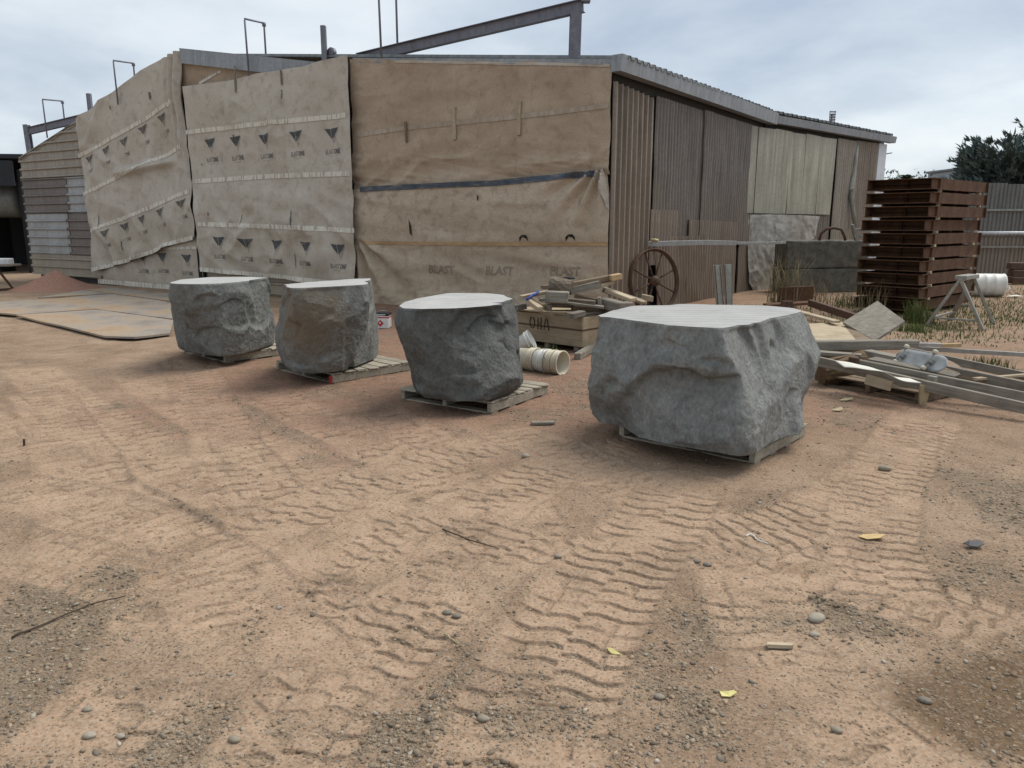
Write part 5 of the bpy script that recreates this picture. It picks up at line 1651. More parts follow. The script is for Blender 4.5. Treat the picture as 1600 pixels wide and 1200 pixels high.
# bench at the left edge
bn = thing('work_stand', 'rusty low work stand cut by the left edge of the frame', 'stand', (*(-13.251, 20.311), 0))
f1, f2_, f3 = (*(-13.279, 20.514), 0), (*(-14.13, 20.514), 0), (*(-13.101, 20.721), 0)
bar('foot_rail', rel(bn, (*(-13.429, 19.918), .03)), rel(bn, (*(-12.99, 20.514), .03)), .07, .05, 'rust_dark', bn)
bar('leg', rel(bn, (*(-13.15, 20.311), .04)), rel(bn, (-13.434, 20.2, 0.59)), .06, .05, 'rust_dark', bn)
bar('leg', rel(bn, (*(-14.162, 20.311), .04)), rel(bn, (-13.501, 20.2, 0.59)), .06, .05, 'rust_dark', bn)
bar('top_board', rel(bn, (-14.327, 20.2, 0.64)), rel(bn, (-12.926, 20.2, 0.656)), .5, .05, 'wood_grey', bn)
o = box('white_box', .55, .3, .16, 'white_trim', None, (-13.313, 20.2, 0.747), (0, 0, .05), .02)
tag(o, 'white box lying on the work stand at the left edge', 'box')

# ------------------------------------------------------------------ steel plates and grit pile
PL = [([(-9.081, 14.028), (-8.095, 14.959), (-5.877, 13.29), (-5.239, 11.671), (-5.549, 11.214), (-6.059, 11.341)], .018, 'bent front steel plate with a curled edge nearest the farthest boulder'),
      ([(-10.588, 16.951), (-9.589, 18.482), (-7.274, 16.406), (-5.976, 13.468), (-8.171, 15.126)], .012, 'pale steel plate in the middle of the plates beside the farthest boulder'),
      ([(-11.228, 15.65), (-10.617, 16.951), (-8.179, 15.07), (-9.131, 14.126), (-10.744, 14.959)], .020, 'orange dusted steel plate reaching the left edge'),
      ([(-10.841, 19.539), (-10.588, 20.311), (-8.175, 18.482), (-7.391, 16.674), (-9.57, 18.566)], .016, 'steel plate lying close under the slanting curtain'),
      ([(-10.708, 17.384), (-10.805, 19.355), (-9.675, 18.651)], .022, 'small reddish steel plate between the grit pile and the other plates')]
for i, (poly, z_, lab) in enumerate(PL):
    cx_ = sum(p[0] for p in poly) / len(poly); cy_ = sum(p[1] for p in poly) / len(poly)
    bm = bmesh.new()
    vs_ = [bm.verts.new((p[0] - cx_, p[1] - cy_, 0)) for p in poly]
    f_ = bm.faces.new(vs_)
    bmesh.ops.triangulate(bm, faces=[f_])
    for _ in range(4):
        bmesh.ops.subdivide_edges(bm, edges=bm.edges, cuts=1, use_grid_fill=True)
    P = np.array([v.co for v in bm.verts])
    dz_ = .018 * fbm(P[:, 0] * .7 + i * 5, P[:, 1] * .7, oct=2)
    for v, e in zip(bm.verts, dz_): v.co.z = e
    m_ = bpy.data.meshes.new('steel_plate'); bm.to_mesh(m_); bm.free()
    m_.materials.append(MATS['steel_plate'])
    o = place(bpy.data.objects.new('steel_plate', m_), None, (cx_, cy_, z_ + .035))
    sm = o.modifiers.new('thick', 'SOLIDIFY'); sm.thickness = .03; sm.offset = 0
    tag(o, lab, 'steel plate')
gp = (-12.087, 20.514)
rr2 = np.linspace(0, 1, 40); aa = np.linspace(0, 2 * math.pi, 80, endpoint=False)
RR, AA = np.meshgrid(rr2, aa, indexing='ij')
X, Y = RR * 1.35 * np.cos(AA), RR * .9 * np.sin(AA)
Z = .52 * (1 - RR) ** 1.25 * (1 + .25 * fbm(X * 1.8, Y * 1.8, oct=3)) + .05 * fbm(X * 3, Y * 3, oct=4) * (1 - RR) - .03
o = grid_mesh('grit_pile', np.stack([X, Y, Z], -1)[::-1], 'grit', None, (*gp, 0), wrap=True)
tag(o, 'small heap of pink grit at the foot of the ribbed siding', 'grit pile')

# ------------------------------------------------------------------ plywood crate with stencil, heaped with timber
co = Vector((*(0.942, 10.236), 0))
CXD = Vector((-.727, .686, 0)); CYD = Vector((.686, .727, 0))
crot = math.atan2(.686, -.727)      # local x to the left along the front, local -y into the depth
cr = thing('crate', 'open plywood crate stencilled in black behind the nested buckets', 'crate', co, crot)
CL, CD, ch0, ch1 = 1.3, 1.0, .07, .47
# front is at local y = 0, its outside faces +y; the depth runs to local -y
box('front_panel', CL, .018, ch1 - ch0, 'plywood', cr, (CL / 2, -.009, (ch0 + ch1) / 2), c=.003)
box('side_panel', .018, CD - .04, ch1 - ch0, 'plywood', cr, (.009, -CD / 2 - .002, (ch0 + ch1) / 2), c=.003)
box('side_panel', .018, CD - .04, ch1 - ch0, 'plywood', cr, (CL - .009, -CD / 2 - .002, (ch0 + ch1) / 2), c=.003)
box('back_panel', CL, .018, ch1 - ch0, 'plywood', cr, (CL / 2, -CD + .009, (ch0 + ch1) / 2), c=.003)
box('floor_panel', CL - .04, CD - .04, .018, 'plywood', cr, (CL / 2, -CD / 2, ch0 + .02), c=.003)
for xx in (.12, CL / 2, CL - .12):
    box('skid', .1, CD - .06, ch0, 'wood_grey', cr, (xx, -CD / 2, ch0 / 2), c=.006)
box('corner_post', .06, .06, ch1 - ch0 - .03, 'wood_pale', cr, (.05, -.06, (ch0 + ch1) / 2 - .0), c=.004)
box('strap', CL + .004, .004, .022, 'rust_dark', cr, (CL / 2, .003, .30), c=.001)
box('strap', .004, CD, .022, 'rust_dark', cr, (-.003, -CD / 2, .30), c=.001)
# lid pushed back over the left half
lid = box('plywood_sheet', .98, .75, .02, 'plywood', None, co + CXD * .82 + CYD * .36 + Vector((0, 0, .487)), (rad(1), 0, crot + .05), .003)
tag(lid, 'loose plywood sheet lying on the stencilled crate under the timber', 'plywood')
# stencil letters O H A as separate bars with breaks
def stencil(parent, x0, z0, h):
    V, F = [], []
    def quad(pts):
        k = len(V)
        V.extend([(x0 - p[0] * h, .0065, z0 + p[1] * h) for p in pts])
        F.append(tuple(range(k, k + len(pts))))
    def arc(cx, cy, rx, ry, a0, a1, t):
        n = 8
        for i in range(n):
            a, b_ = rad(lerp(a0, a1, i / n)), rad(lerp(a0, a1, (i + 1) / n))
            quad([(cx + rx * math.cos(a), cy + ry * math.sin(a)), (cx + rx * math.cos(b_), cy + ry * math.sin(b_)), (cx + (rx - t) * math.cos(b_), cy + (ry - t) * math.sin(b_)), (cx + (rx - t) * math.cos(a), cy + (ry - t) * math.sin(a))])
    arc(.32, .5, .32, .5, -78, 78, .13); arc(.32, .5, .32, .5, 102, 258, .13)
    for x in (.86, 1.2):
        quad([(x, 0), (x + .13, 0), (x + .13, 1), (x, 1)])
    quad([(1.0, .44), (1.07, .44), (1.07, .56), (1.0, .56)]); quad([(1.12, .44), (1.19, .44), (1.19, .56), (1.12, .56)])
    quad([(1.5, 0), (1.63, 0), (1.80, .88), (1.76, 1.0), (1.70, 1.0)]); quad([(1.84, 1.0), (1.95, 1.0), (2.16, 0), (2.03, 0), (1.83, .9)])
    quad([(1.70, .26), (1.95, .26), (1.93, .37), (1.72, .37)])
    return mesh('stencil_lettering', V, F, 'ink_stencil', parent)
stencil(cr, .95, .245, .175)
# timber heap: every piece on its own
def timber(label, A, B, w_, h, mat, cat='timber', name='timber', roll=0, wear=.006, group='timber heaped on the crate'):
    o = bar(name, A, B, w_, h, mat, None, roll, wear=wear)
    return tag(o, label, cat, group)
lg = thing('log', 'short thick log with a weathered bark face on top of the crate heap', 'log', (0.677, 10.75, 0.854), 0)
A_, B_ = Vector((-.16, -.02, .02)), Vector((.13, -.07, -.03))
V, F = sweep([lerp(A_, B_, k / 6) for k in range(7)], [.10, .118, .122, .12, .121, .118, .112], 18)
V = [v + Vector((random.gauss(0, .005), random.gauss(0, .005), random.gauss(0, .006))) for v in V]
mesh('trunk', V, F, 'bark', lg)
timber('long brown beam sticking out over the wheel side of the heap', (0.802, 10.75, 0.862), (1.537, 11, 0.979), .10, .075, 'wood_brown')
o = timber('fresh sawn yellow end block at the tip of the long brown beam', (1.374, 10.85, 0.957), (1.532, 10.9, 0.981), .105, .08, 'wood_fresh')
timber('brown plank under the long beam behind the log', (0.801, 10.72, 0.785), (1.226, 10.8, 0.876), .06, .10, 'wood_grey')
timber('short pale board poking out below the yellow beam end', (1.229, 10.9, 0.851), (1.43, 11, 0.897), .12, .05, 'wood_pale')
timber('square cut grey block below the log', (0.452, 10.45, 0.739), (0.761, 10.4, 0.726), .14, .155, 'wood_grey', wear=.01)
timber('thin grey board lying level across the middle of the heap', (0.376, 10.5, 0.699), (1.246, 10.45, 0.591), .16, .03, 'wood_grey')
timber('rough bark edged slab on the level grey board', (0.746, 10.55, 0.668), (1.137, 10.5, 0.638), .12, .075, 'bark')
timber('brown plank end behind the rough slab', (0.876, 10.75, 0.72), (1.211, 10.7, 0.654), .14, .05, 'wood_brown')
timber('upright pale stub at the right of the level board', (1.199, 10.6, 0.716), (1.211, 10.6, 0.593), .05, .05, 'wood_grey')
timber('grey square beam slanting down at the right side of the heap', (1.28, 10.75, 0.622), (1.518, 10.4, 0.579), .15, .15, 'wood_grey')
timber('split pale board on the slanting grey beam', (1.364, 10.95, 0.774), (1.676, 10.6, 0.672), .13, .05, 'wood_pale')
timber('grey plank behind the split pale board', (1.317, 11.1, 0.78), (1.843, 10.9, 0.616), .12, .07, 'wood_grey')
timber('weathered board hanging off the far right of the heap', (1.593, 10.95, 0.702), (1.845, 10.7, 0.627), .12, .03, 'wood_pale')
timber('small square block beside the iron wheel hub', (2.06, 12.2, 0.568), (2.233, 12.2, 0.537), .12, .09, 'wood_pale')
timber('grey block under the blue strapped board', (0.403, 10.5, 0.603), (0.532, 10.45, 0.582), .10, .09, 'wood_grey')
timber('two by four end leaning down over the crate front', (0.238, 10.6, 0.663), (0.373, 10.15, 0.597), .09, .065, 'wood_pale')
timber('second two by four lying along the leaning one', (0.284, 10.65, 0.685), (0.436, 10.25, 0.629), .09, .05, 'wood_brown')
timber('pale board end at the left top of the heap', (0.135, 10.8, 0.698), (0.498, 10.9, 0.761), .14, .04, 'wood_pale')
timber('grey offcut lying at the left end of the crate lid', (0.054, 10.8, 0.545), (0.182, 10.9, 0.561), .11, .08, 'wood_grey')
timber('grey board end behind the log', (0.429, 11, 0.816), (0.644, 11.1, 0.835), .11, .05, 'wood_brown')
timber('lettered grey block on the front edge of the crate', (0.761, 10.12, 0.508), (0.946, 10.3, 0.529), .12, .07, 'wood_grey')
timber('long grey board under the heap at the right of the crate', (0.917, 10.45, 0.477), (1.319, 10.9, 0.489), .12, .03, 'wood_grey')
timber('dark old board deep inside the crate heap', (0.545, 10.9, 0.598), (1.283, 11, 0.569), .2, .1, 'bark')
timber('dark beam filling the crate behind the level board', (0.897, 10.75, 0.523), (1.469, 11, 0.496), .3, .12, 'wood_brown')
timber('grey beam end low on the right of the heap', (1.409, 10.9, 0.525), (1.727, 11.2, 0.53), .16, .13, 'wood_grey')
timber('offcut leaning against the crate corner on the ground', (*(0.835, 9.686), .04), (*(1.158, 10.561), .05), .09, .09, 'wood_grey')
bs = tube('blue_strap', [(0.199, 10.42, 0.698), (0.282, 10.62, 0.741), (0.339, 10.75, 0.747), (0.369, 10.85, 0.774)], .018, 'blue_strap', None, 6)
tag(bs, 'blue strap knotted round the boards at the left of the heap', 'strap')
rb = lathe('rubber_cap', [(.0, .02), (.06, .018), (.09, 0), (.085, -.012), (0, -.012)], 'dark', None, 16, (0.795, 10.8, 0.961), caps=False)
tag(rb, 'flat black rubber cap lying on the beam beside the log', 'cap')

# ------------------------------------------------------------------ nested buckets
def bucket_geo(r0, r1, h, t_=.004):
    return [(0, 0), (r0 - .005, 0), (r0, .006), (lerp(r0, r1, .72), h * .72), (r1 + .006, h * .74), (r1 + .006, h * .80), (r1, h * .80), (r1 + .002, h * .88), (r1 + .008, h * .885), (r1 + .008, h * .92), (r1, h * .925), (r1 + .004, h - .012), (r1 + .011, h - .01), (r1 + .011, h), (r1 - .004, h), (r0 - .006, .012), (0, .012)]
ba, bb_ = Vector((*(0.115, 9.023), .135)), Vector((*(0.532, 8.703), .138))
bdir = (bb_ - ba).normalized()
brot = bdir.to_track_quat('Z', 'Y').to_euler()
labs = ['hindmost cream bucket of the nested row lying on the dirt', 'white wire handled bucket in the middle of the nested row', 'second ribbed bucket from the open end of the nested row', 'open cream bucket at the near end of the nested row']
Ln = (bb_ - ba).length
for i, u in enumerate((-.10, .06, .16, .26)):
    p = ba + bdir * (Ln * .0 + u)
    t_ = thing('bucket', labs[i], 'bucket', p, 0, 'nested plastic buckets')
    t_.rotation_euler = brot
    lathe('shell', bucket_geo(.115, .135, .33), 'plastic_white' if i in (1,) else 'plastic_cream', t_, 36, caps=False)
    if i in (1, 2):
        a0 = 1.2 if i == 1 else -.4
        pts = [Vector((.145 * math.cos(a0 + k * math.pi / 10), .145 * math.sin(a0 + k * math.pi / 10), .27 + .09 * math.sin(k * math.pi / 10) * (1 if i == 1 else -1.2))) for k in range(11)]
        tube('wire_handle', pts, .004, 'wire', t_, 5)
tk2 = thing('bucket', 'white bucket standing tipped behind the dark boulder', 'bucket', (*(0.103, 10.183), .10), 0)
tk2.rotation_euler = (rad(60), rad(18), rad(70))
lathe('shell', bucket_geo(.105, .135, .24), 'plastic_white', tk2, 32, loc=(0, 0, -.05), caps=False)
o = box('rust_bracket', .16, .12, .10, 'rust_dark', None, (*(0.008, 9.879), .05), (0, 0, .5), .01)
tag(o, 'rusty metal bracket between the dark boulder and the white bucket', 'bracket')

# ------------------------------------------------------------------ paint tin with the flammable diamond
tp = (-2.155, 12.785)
pt_ = thing('paint_tin', 'square white tin with a red band and red diamond behind the dark boulder', 'tin', (*tp, 0), rad(-4))
w_ = .235
box('can', w_, w_, .25, 'tin_white', pt_, (0, 0, .125), c=.012)
box('shoulder', w_ + .004, w_ + .004, .05, 'tin_black', pt_, (0, 0, .228), c=.006)
box('lid', w_ * .8, w_ * .8, .012, 'tin_black', pt_, (0, 0, .257), c=.004)
box('red_band', w_ + .003, w_ + .003, .025, 'red_paint', pt_, (0, 0, .182), c=.004)
d_ = .058
mesh('hazard_diamond', [(-d_ - .02, 0, 0), (-.02, 0, -d_), (d_ - .02, 0, 0), (-.02, 0, d_)], [(0, 1, 2, 3)], 'red_paint', pt_, (0, -w_ / 2 - .003, .088))
mesh('flame_mark', [(-.016, 0, -.012), (.004, 0, -.016), (.016, 0, -.004), (.008, 0, .018), (.002, 0, .006), (-.004, 0, .026), (-.014, 0, .006)], [(0, 1, 2, 3, 4, 5, 6)], 'tin_white', pt_, (-.02, -w_ / 2 - .006, .096))
mesh('label_lines', [(-.09, 0, 0), (.07, 0, 0), (.07, 0, .012), (-.09, 0, .012), (-.09, 0, -.02), (.03, 0, -.02), (.03, 0, -.011), (-.09, 0, -.011)], [(0, 1, 2, 3), (4, 5, 6, 7)], 'tin_white', pt_, (0, -w_ / 2 - .0045, .226))
tube('handle', [Vector((-.08, 0, .262)), Vector((-.06, 0, .285)), Vector((.06, 0, .285)), Vector((.08, 0, .262))], .004, 'wire', pt_, 5)

# ------------------------------------------------------------------ timber and scrap at the right
gR = 'timber lying at the right of the largest boulder'
timber('rusty steel channel end standing by the concrete block', (5.394, 15.6, 0.291), (6.092, 15.6, 0.317), .06, .32, 'rust', 'steel channel', 'steel_channel', 0, .004, 'rusty steel pieces by the concrete blocks')
timber('second rusty steel channel lying behind the weeds', (4.918, 14.9, 0.156), (5.808, 14.9, 0.206), .3, .05, 'rust', 'steel channel', 'steel_channel', 0, .004, 'rusty steel pieces by the concrete blocks')
timber('rusty bar sloping down from the channel to the grey board', (5.422, 14, 0.296), (5.69, 12.6, 0.184), .09, .12, 'rust_dark', 'steel bar', 'steel_bar', 0, .004, 'rusty steel pieces by the concrete blocks')
timber('pale board edge sloping below the rusty bar', (4.24, 11.6, 0.43), (4.508, 10.6, 0.371), .12, .03, 'wood_pale', group=gR)
timber('upright rusty stub under the channel by the big boulder', (5.005, 14, 0.097), (5.011, 14, 0.331), .2, .1, 'rust_dark', 'steel stub', 'steel_stub', 0, .004, 'rusty steel pieces by the concrete blocks')
# grey square board tilted up, and the tan trough beside it
V = [Vector((4.588, 10.6, 0.371)), Vector((5.181, 10.9, 0.634)), None, Vector((4.714, 9.9, 0.216))]
V[2] = V[1] + V[3] - V[0] - (V[1] - V[0]) * .15
n_ = (Vector(V[1]) - Vector(V[0])).cross(Vector(V[3]) - Vector(V[0])).normalized() * .035
bc = Vector(V[3]) * Vector((1, 1, 0))
Vb = [Vector(v) - bc for v in V] + [Vector(v) - bc + n_ for v in V]
o = mesh('board', Vb, [(0, 1, 2, 3), (7, 6, 5, 4), (0, 4, 5, 1), (1, 5, 6, 2), (2, 6, 7, 3), (3, 7, 4, 0)], 'wood_grey', None, bc)
tag(o, 'grey square board tilted up on edge before the rusty stack', 'board', gR)
V = [(3.835, 10.5, 0.348), (4.708, 10.9, 0.333), (4.404, 9.75, 0.247), (3.504, 9.55, 0.252)]
bc = Vector((V[3][0], V[3][1], 0))
Vb = [Vector(v) - bc for v in V] + [Vector(v) - bc - Vector((0, -.02, .03)) for v in V]
o = mesh('board', Vb, [(0, 1, 2, 3), (7, 6, 5, 4), (0, 4, 5, 1), (1, 5, 6, 2), (2, 6, 7, 3), (3, 7, 4, 0)], 'wood_pale', None, bc)
tag(o, 'wide tan board lying next to the tilted grey board', 'board', gR)
V = [(4.709, 10.88, 0.336), (4.601, 9.66, 0.244), (4.383, 9.72, 0.243)]
bc = Vector((V[1][0], V[1][1], 0))
Vb = [Vector(v) - bc for v in V] + [Vector(v) - bc + Vector((.0, .03, .0)) for v in V]
o = mesh('board', Vb, [(0, 1, 2), (5, 4, 3), (0, 3, 4, 1), (1, 4, 5, 2), (2, 5, 3, 0)], 'wood_brown', None, bc)
tag(o, 'brown triangular gusset between the tan and grey boards', 'board', gR)
timber('thick grey beam lying level across the scrap beside the big boulder', (3.275, 8.6, 0.352), (4.881, 9.2, 0.274), .13, .11, 'wood_grey', group=gR)
o = bar('pole', (4.839, 9.15, 0.282), (5.22, 9.25, 0.258), .045, .045, 'galv', None); tag(o, 'pale grey pole end beyond the thick level beam', 'pole')
o = bar('pole', (5.221, 9.25, 0.251), (5.491, 9.3, 0.251), .045, .045, 'wood_fresh', None); tag(o, 'yellow painted pole end at the tip of the pale grey pole', 'pole')
# low pallet
A = (3.916, 7.194); d = unit(A, (3.446, 7.96)); pr = perp(d)
p_ = pallet('old pallet under scrap boards at the right of the big boulder', A, d, pr, 1.12, .95, False, 'wood_brown')
p_['group'] = 'pallets at the right'
timber('nearest long grey rail running out of the right edge', (3.174, 7.95, 0.298), (4.559, 6.55, 0.106), .05, .10, 'wood_grey', group=gR)
timber('long pale topped rail just behind the nearest one', (3.543, 7.75, 0.293), (4.868, 6.9, 0.106), .055, .10, 'wood_grey', group=gR)
timber('third long rail farther back reaching the right edge', (4.175, 8.3, 0.258), (5.231, 7.3, 0.103), .05, .09, 'wood_grey', group=gR)
timber('far long rail of the timber frame by the yard edge', (4.656, 8.9, 0.237), (5.645, 7.9, 0.082), .05, .09, 'wood_grey', group=gR)
timber('thin dark steel rail farthest back over the timber', (4.873, 9.4, 0.203), (6.464, 9, 0.159), .05, .05, 'galv', group=gR)
timber('short cross board between the long rails', (4.022, 8.6, 0.264), (4.188, 8.2, 0.261), .15, .08, 'wood_grey', group=gR)
timber('grey plank slanting under the skateboard', (3.849, 8.1, 0.285), (4.428, 7.5, 0.216), .20, .03, 'wood_grey', group=gR)
timber('weathered plank under the thick level beam', (3.408, 8.5, 0.288), (3.821, 8.3, 0.286), .14, .04, 'wood_grey', group=gR)
timber('pale thin batten at the right edge across the rails', (4.671, 7.6, 0.169), (5.515, 8, 0.137), .05, .025, 'wood_pale', group=gR)
timber('brown block showing inside the low pallet', (3.455, 7.35, 0.22), (3.636, 7.2, 0.181), .04, .10, 'wood_pale', group=gR)
timber('grey beam low on the ground behind the rails at the right edge', (4.632, 7.9, 0.123), (5.308, 7.4, 0.042), .16, .10, 'wood_brown', group=gR)
# steel bracket on rails
o = box('steel_clip', .05, .10, .13, 'rust_dark', None, (3.503, 7.75, 0.3), (0, 0, .5), .004); tag(o, 'rusty steel clip joining the two nearest rails', 'clip')
o = box('steel_clip', .05, .08, .13, 'grey_paint', None, (4.019, 7.2, 0.213), (0, 0, .5), .004); tag(o, 'grey steel clip on the nearest rail beyond the pallet', 'clip')
# curled paper on the pallet
n, m = 26, 6
u, v_ = np.meshgrid(np.linspace(0, 1, n), np.linspace(0, 1, m))
pA, pB = np.array((3.303, 7.55, 0.277)), np.array((3.792, 7, 0.217))
V = pA + (pB - pA) * u[..., None]
V[..., 1] += v_ * .22 - .04; V[..., 2] += .02 * np.sin(u * 7) + .025 * v_ * (1 - u) + .05 * np.exp(-((u - .55) / .18) ** 2) * (1 - v_ * .3) + .03
bc = np.array([V[0, 0, 0], V[0, 0, 1], 0])
o = grid_mesh('paper_sheet', V - bc, 'paper', None, tuple(bc))
sm = o.modifiers.new('thick', 'SOLIDIFY'); sm.thickness = .004
tag(o, 'curled off white sheet draped on the low pallet', 'paper')
o = mesh('sack_rag', [(0, 0, .0), (.07, .0, .0), (.08, .01, .12), (.05, .02, .2), (-.03, .02, .2), (-.02, .01, .1)], [(0, 1, 2, 3, 4, 5)], 'straw', None, (*(3.909, 7.167), 0), (rad(12), 0, .2))
sm = o.modifiers.new('thick', 'SOLIDIFY'); sm.thickness = .02
tag(o, 'tan rag hanging over the near corner of the low pallet', 'rag')
# roll of brown matting
cl_ = thing('matting_roll', 'roll of shaggy brown matting behind the low pallet', 'matting', (*(3.577, 8.16), 0))
V, F = sweep([Vector((-.25, -.05, .13)), Vector((-.1, -.02, .15)), Vector((.1, .1, .16)), Vector((.34, .3, .18))], [.13, .145, .14, .12], 20)
V = [v + Vector((random.gauss(0, .014), random.gauss(0, .014), random.gauss(0, .016))) for v in V]
mesh('roll', V, F, 'coir', cl_)
# upturned skateboard
sk = thing('skateboard', 'upturned skateboard with pale blue underside and cream wheels on the timber', 'skateboard', (4.256, 7.85, 0.255))
sA, sB = rel(sk, (4.161, 8.1, 0.313)), rel(sk, (4.259, 7.6, 0.327))
mid, rot, L = orient(sA, sB, rad(52))
Ms = rot.to_matrix()
n = 20
V = []
for k in range(n + 1):
    f_ = k / n * 2 - 1
    wd = .10 * (1 - max(0, abs(f_) - .72) ** 2 * 10) ** .5 if abs(f_) < .995 else .02
    zz = .03 * max(0, abs(f_) - .7) / .3
    V.append([Vector((f_ * .37, -wd, -zz)), Vector((f_ * .37, -wd * .6, -zz - .006)), Vector((f_ * .37, 0, -zz - .008)), Vector((f_ * .37, wd * .6, -zz - .006)), Vector((f_ * .37, wd, -zz))])
Va = np.array([[tuple(mid + Ms @ p) for p in row] for row in V])
o = grid_mesh('deck', Va, 'board_art', sk)
sm = o.modifiers.new('thick', 'SOLIDIFY'); sm.thickness = .011
for sx in (-.21, .21):
    tube('truck', [mid + Ms @ Vector((sx, -.09, .05)), mid + Ms @ Vector((sx, .09, .05))], .012, 'galv', sk, 6)
    a_, r2, l2 = orient(mid + Ms @ Vector((sx, 0, 0)), mid + Ms @ Vector((sx, 0, .05)))
    mesh('truck_base', *cbox_geo(.05, .06, .05, .006), 'galv', sk, a_, r2)
    for sy in (-.1, .1):
        q = mid + Ms @ Vector((sx, sy, .05))
        ax = (Ms @ Vector((0, 1, 0))).to_track_quat('Z', 'Y').to_euler()
        lathe('wheel', [(0, -.02), (.02, -.02), (.028, -.013), (.028, .013), (.02, .02), (0, .02)], 'plastic_cream', sk, 16, q, ax, caps=False)
rd = lathe('round_board', [(0, .0), (.24, 0), (.25, .01), (.25, .02), (.24, .028), (0, .028)], 'wood_brown', None, 30, (4.493, 8, 0.227), (rad(14), rad(6), 0), caps=False)
tag(rd, 'rounded grey board end behind the skateboard', 'board')

# ------------------------------------------------------------------ litter on the dirt
def litter(name, label, px, pts, mat, h=.012, cat='litter', rz=0.0, thick=.004):
    z_ = gz(*px) + h
    V = [(x, y, .004 * math.sin(x * 90 + y * 60)) for x, y in pts]
    o = mesh(name, V, [tuple(range(len(V)))], mat, None, (*px, z_), (0.08, -.1, rz))
    sm = o.modifiers.new('thick', 'SOLIDIFY'); sm.thickness = thick
    return tag(o, label, cat)
leafp = [(-.035, 0), (-.015, .016), (.01, .018), (.04, .004), (.02, -.012), (-.01, -.014)]
litter('leaf', 'pale yellow leaf in the right foreground', (0.8, 2.538), [(-.03, -.012), (.0, -.014), (.03, .0), (.02, .012), (.0, .01), (-.03, .02)], 'leaf_yellow', cat='leaf')
litter('leaf', 'curled yellow leaf on the tyre track in the middle foreground', (0.411, 2.832), [(-.02, .03), (.0, .02), (.012, .0), (.03, -.025), (.014, -.02), (-.008, -.004), (-.016, .014)], 'leaf_yellow', cat='leaf')
litter('bark_chip', 'oval tan wood chip on the tyre track right of centre', (1.988, 3.981), [(-.07, .01), (-.03, .035), (.04, .03), (.075, .0), (.03, -.03), (-.04, -.03)], 'leaf_tan', cat='wood chip')
litter('black_scrap', 'crumpled black plastic scrap near the right edge of the dirt', (2.468, 3.836), [(-.05, .02), (-.01, .035), (.05, .03), (.045, -.01), (.0, -.025), (-.04, -.02)], 'tin_black', .02, 'plastic scrap')
for (px, lab, l_) in (((3.272, 7.33), 'tan chip lying in front of the low pallet', .16), ((3.011, 6.91), 'pale chip beside the right side of the largest boulder', .12)):
    litter('paper_scrap', lab, px, [(-l_ / 2, 0), (0, .03), (l_ / 2, .05), (l_ / 2.2, 0), (0, -.02)], 'straw', .015, 'scrap')
pk = (1.098, 2.866)
o = bar('wood_offcut', (pk[0] - .052, pk[1] + .002, gz(*pk) + .014), (pk[0] + .052, pk[1] - .004, gz(*pk) + .014), .024, .016, 'wood_pale', None, wear=.004)
tag(o, 'short pale wood offcut lying in the right foreground', 'wood offcut')
pk = (0.265, 6.425)
o = bar('wood_offcut', (pk[0] - .1, pk[1], gz(*pk) + .02), (pk[0] + .1, pk[1] + .02, gz(*pk) + .02), .06, .02, 'wood_grey', None, wear=.004)
tag(o, 'thin grey wood offcut on the dirt near the largest boulder', 'wood offcut')
def twig(label, pts, r, name='stick', mat='twig'):
    P = []
    for p in pts: P.append(Vector((p[0], p[1], gz(*p) + r * 1.6)))
    Q = []
    for i in range(len(P) - 1):
        for k in range(5):
            q = P[i].lerp(P[i + 1], k / 5); q += Vector((random.gauss(0, r * .5), random.gauss(0, r * .5), abs(random.gauss(0, r * .4)))); Q.append(q)
    Q.append(P[-1])
    o = tube(name, Q, [r * (1 - .5 * k / len(Q)) for k in range(len(Q))], mat, None, 6)
    return tag(o, label, 'stick' if name == 'stick' else 'string')
twig('long thin dark stick lying in the left foreground', [(-2.096, 2.931), (-2.011, 3.046), (-1.91, 3.193), (-1.796, 3.291)], .0048)
twig('brown twig on the dirt in the middle distance', [(-0.391, 4.08), (-0.228, 3.937), (-0.068, 3.819)], .0045)
twig('short pale straw in the middle foreground', [(-0.287, 2.961), (-0.216, 2.871)], .004, 'stick', 'straw')
twig('white looped string on the dirt right of centre', [(1.302, 4.008), (1.332, 4.035), (1.352, 4.008), (1.347, 3.946), (1.364, 3.911), (1.386, 3.894)], .005, 'string', 'paper')
stk = (-3.824, 5.798)
o = box('dark_stub', .016, .014, .075, 'twig', None, (*stk, gz(*stk) + .03), (0.1, .1, .4), .004)
tag(o, 'small dark stub standing upright in the dirt at the left', 'stub')
big_st = [(1275, 968, .032, 'largest smooth pale stone in the right foreground'), (1272, 993, .017, 'small pale stone just below the largest smooth one'), (1383, 734, .036, 'grey stone beside the curving tyre track on the right'),
          (872, 874, .016, 'round tan stone at the edge of the middle tyre track'), (1105, 883, .018, 'dark round stone in the middle right foreground'), (1088, 878, .017, 'flat grey stone left of the dark round stone'),
          (713, 963, .017, 'dark grey stone in the patch left of the middle track'), (699, 957, .018, 'flat dark stone touching the dark grey one'), (140, 1150, .017, 'pale rounded stone in the left foreground'),
          (188, 1150, .013, 'small white capped stone right of the pale rounded one'), (367, 1156, .017, 'grey stone in the bottom gravel left of centre'), (1445, 1096, .019, 'angular grey stone in the dark patch at lower right'),
          (822, 716, .026, 'pale stone on the dirt between the two nearest boulders'), (137, 1109, .014, 'greenish stone in the lower left gravel'), (755, 1124, .018, 'oblong grey stone beside the middle tyre track'),
          (1030, 1090, .016, 'tan stone right of the middle tyre track'), (1307, 1142, .016, 'grey stone at the bottom right of centre')]
for i, (px_, py_, r_, lab) in enumerate(big_st):
    pass
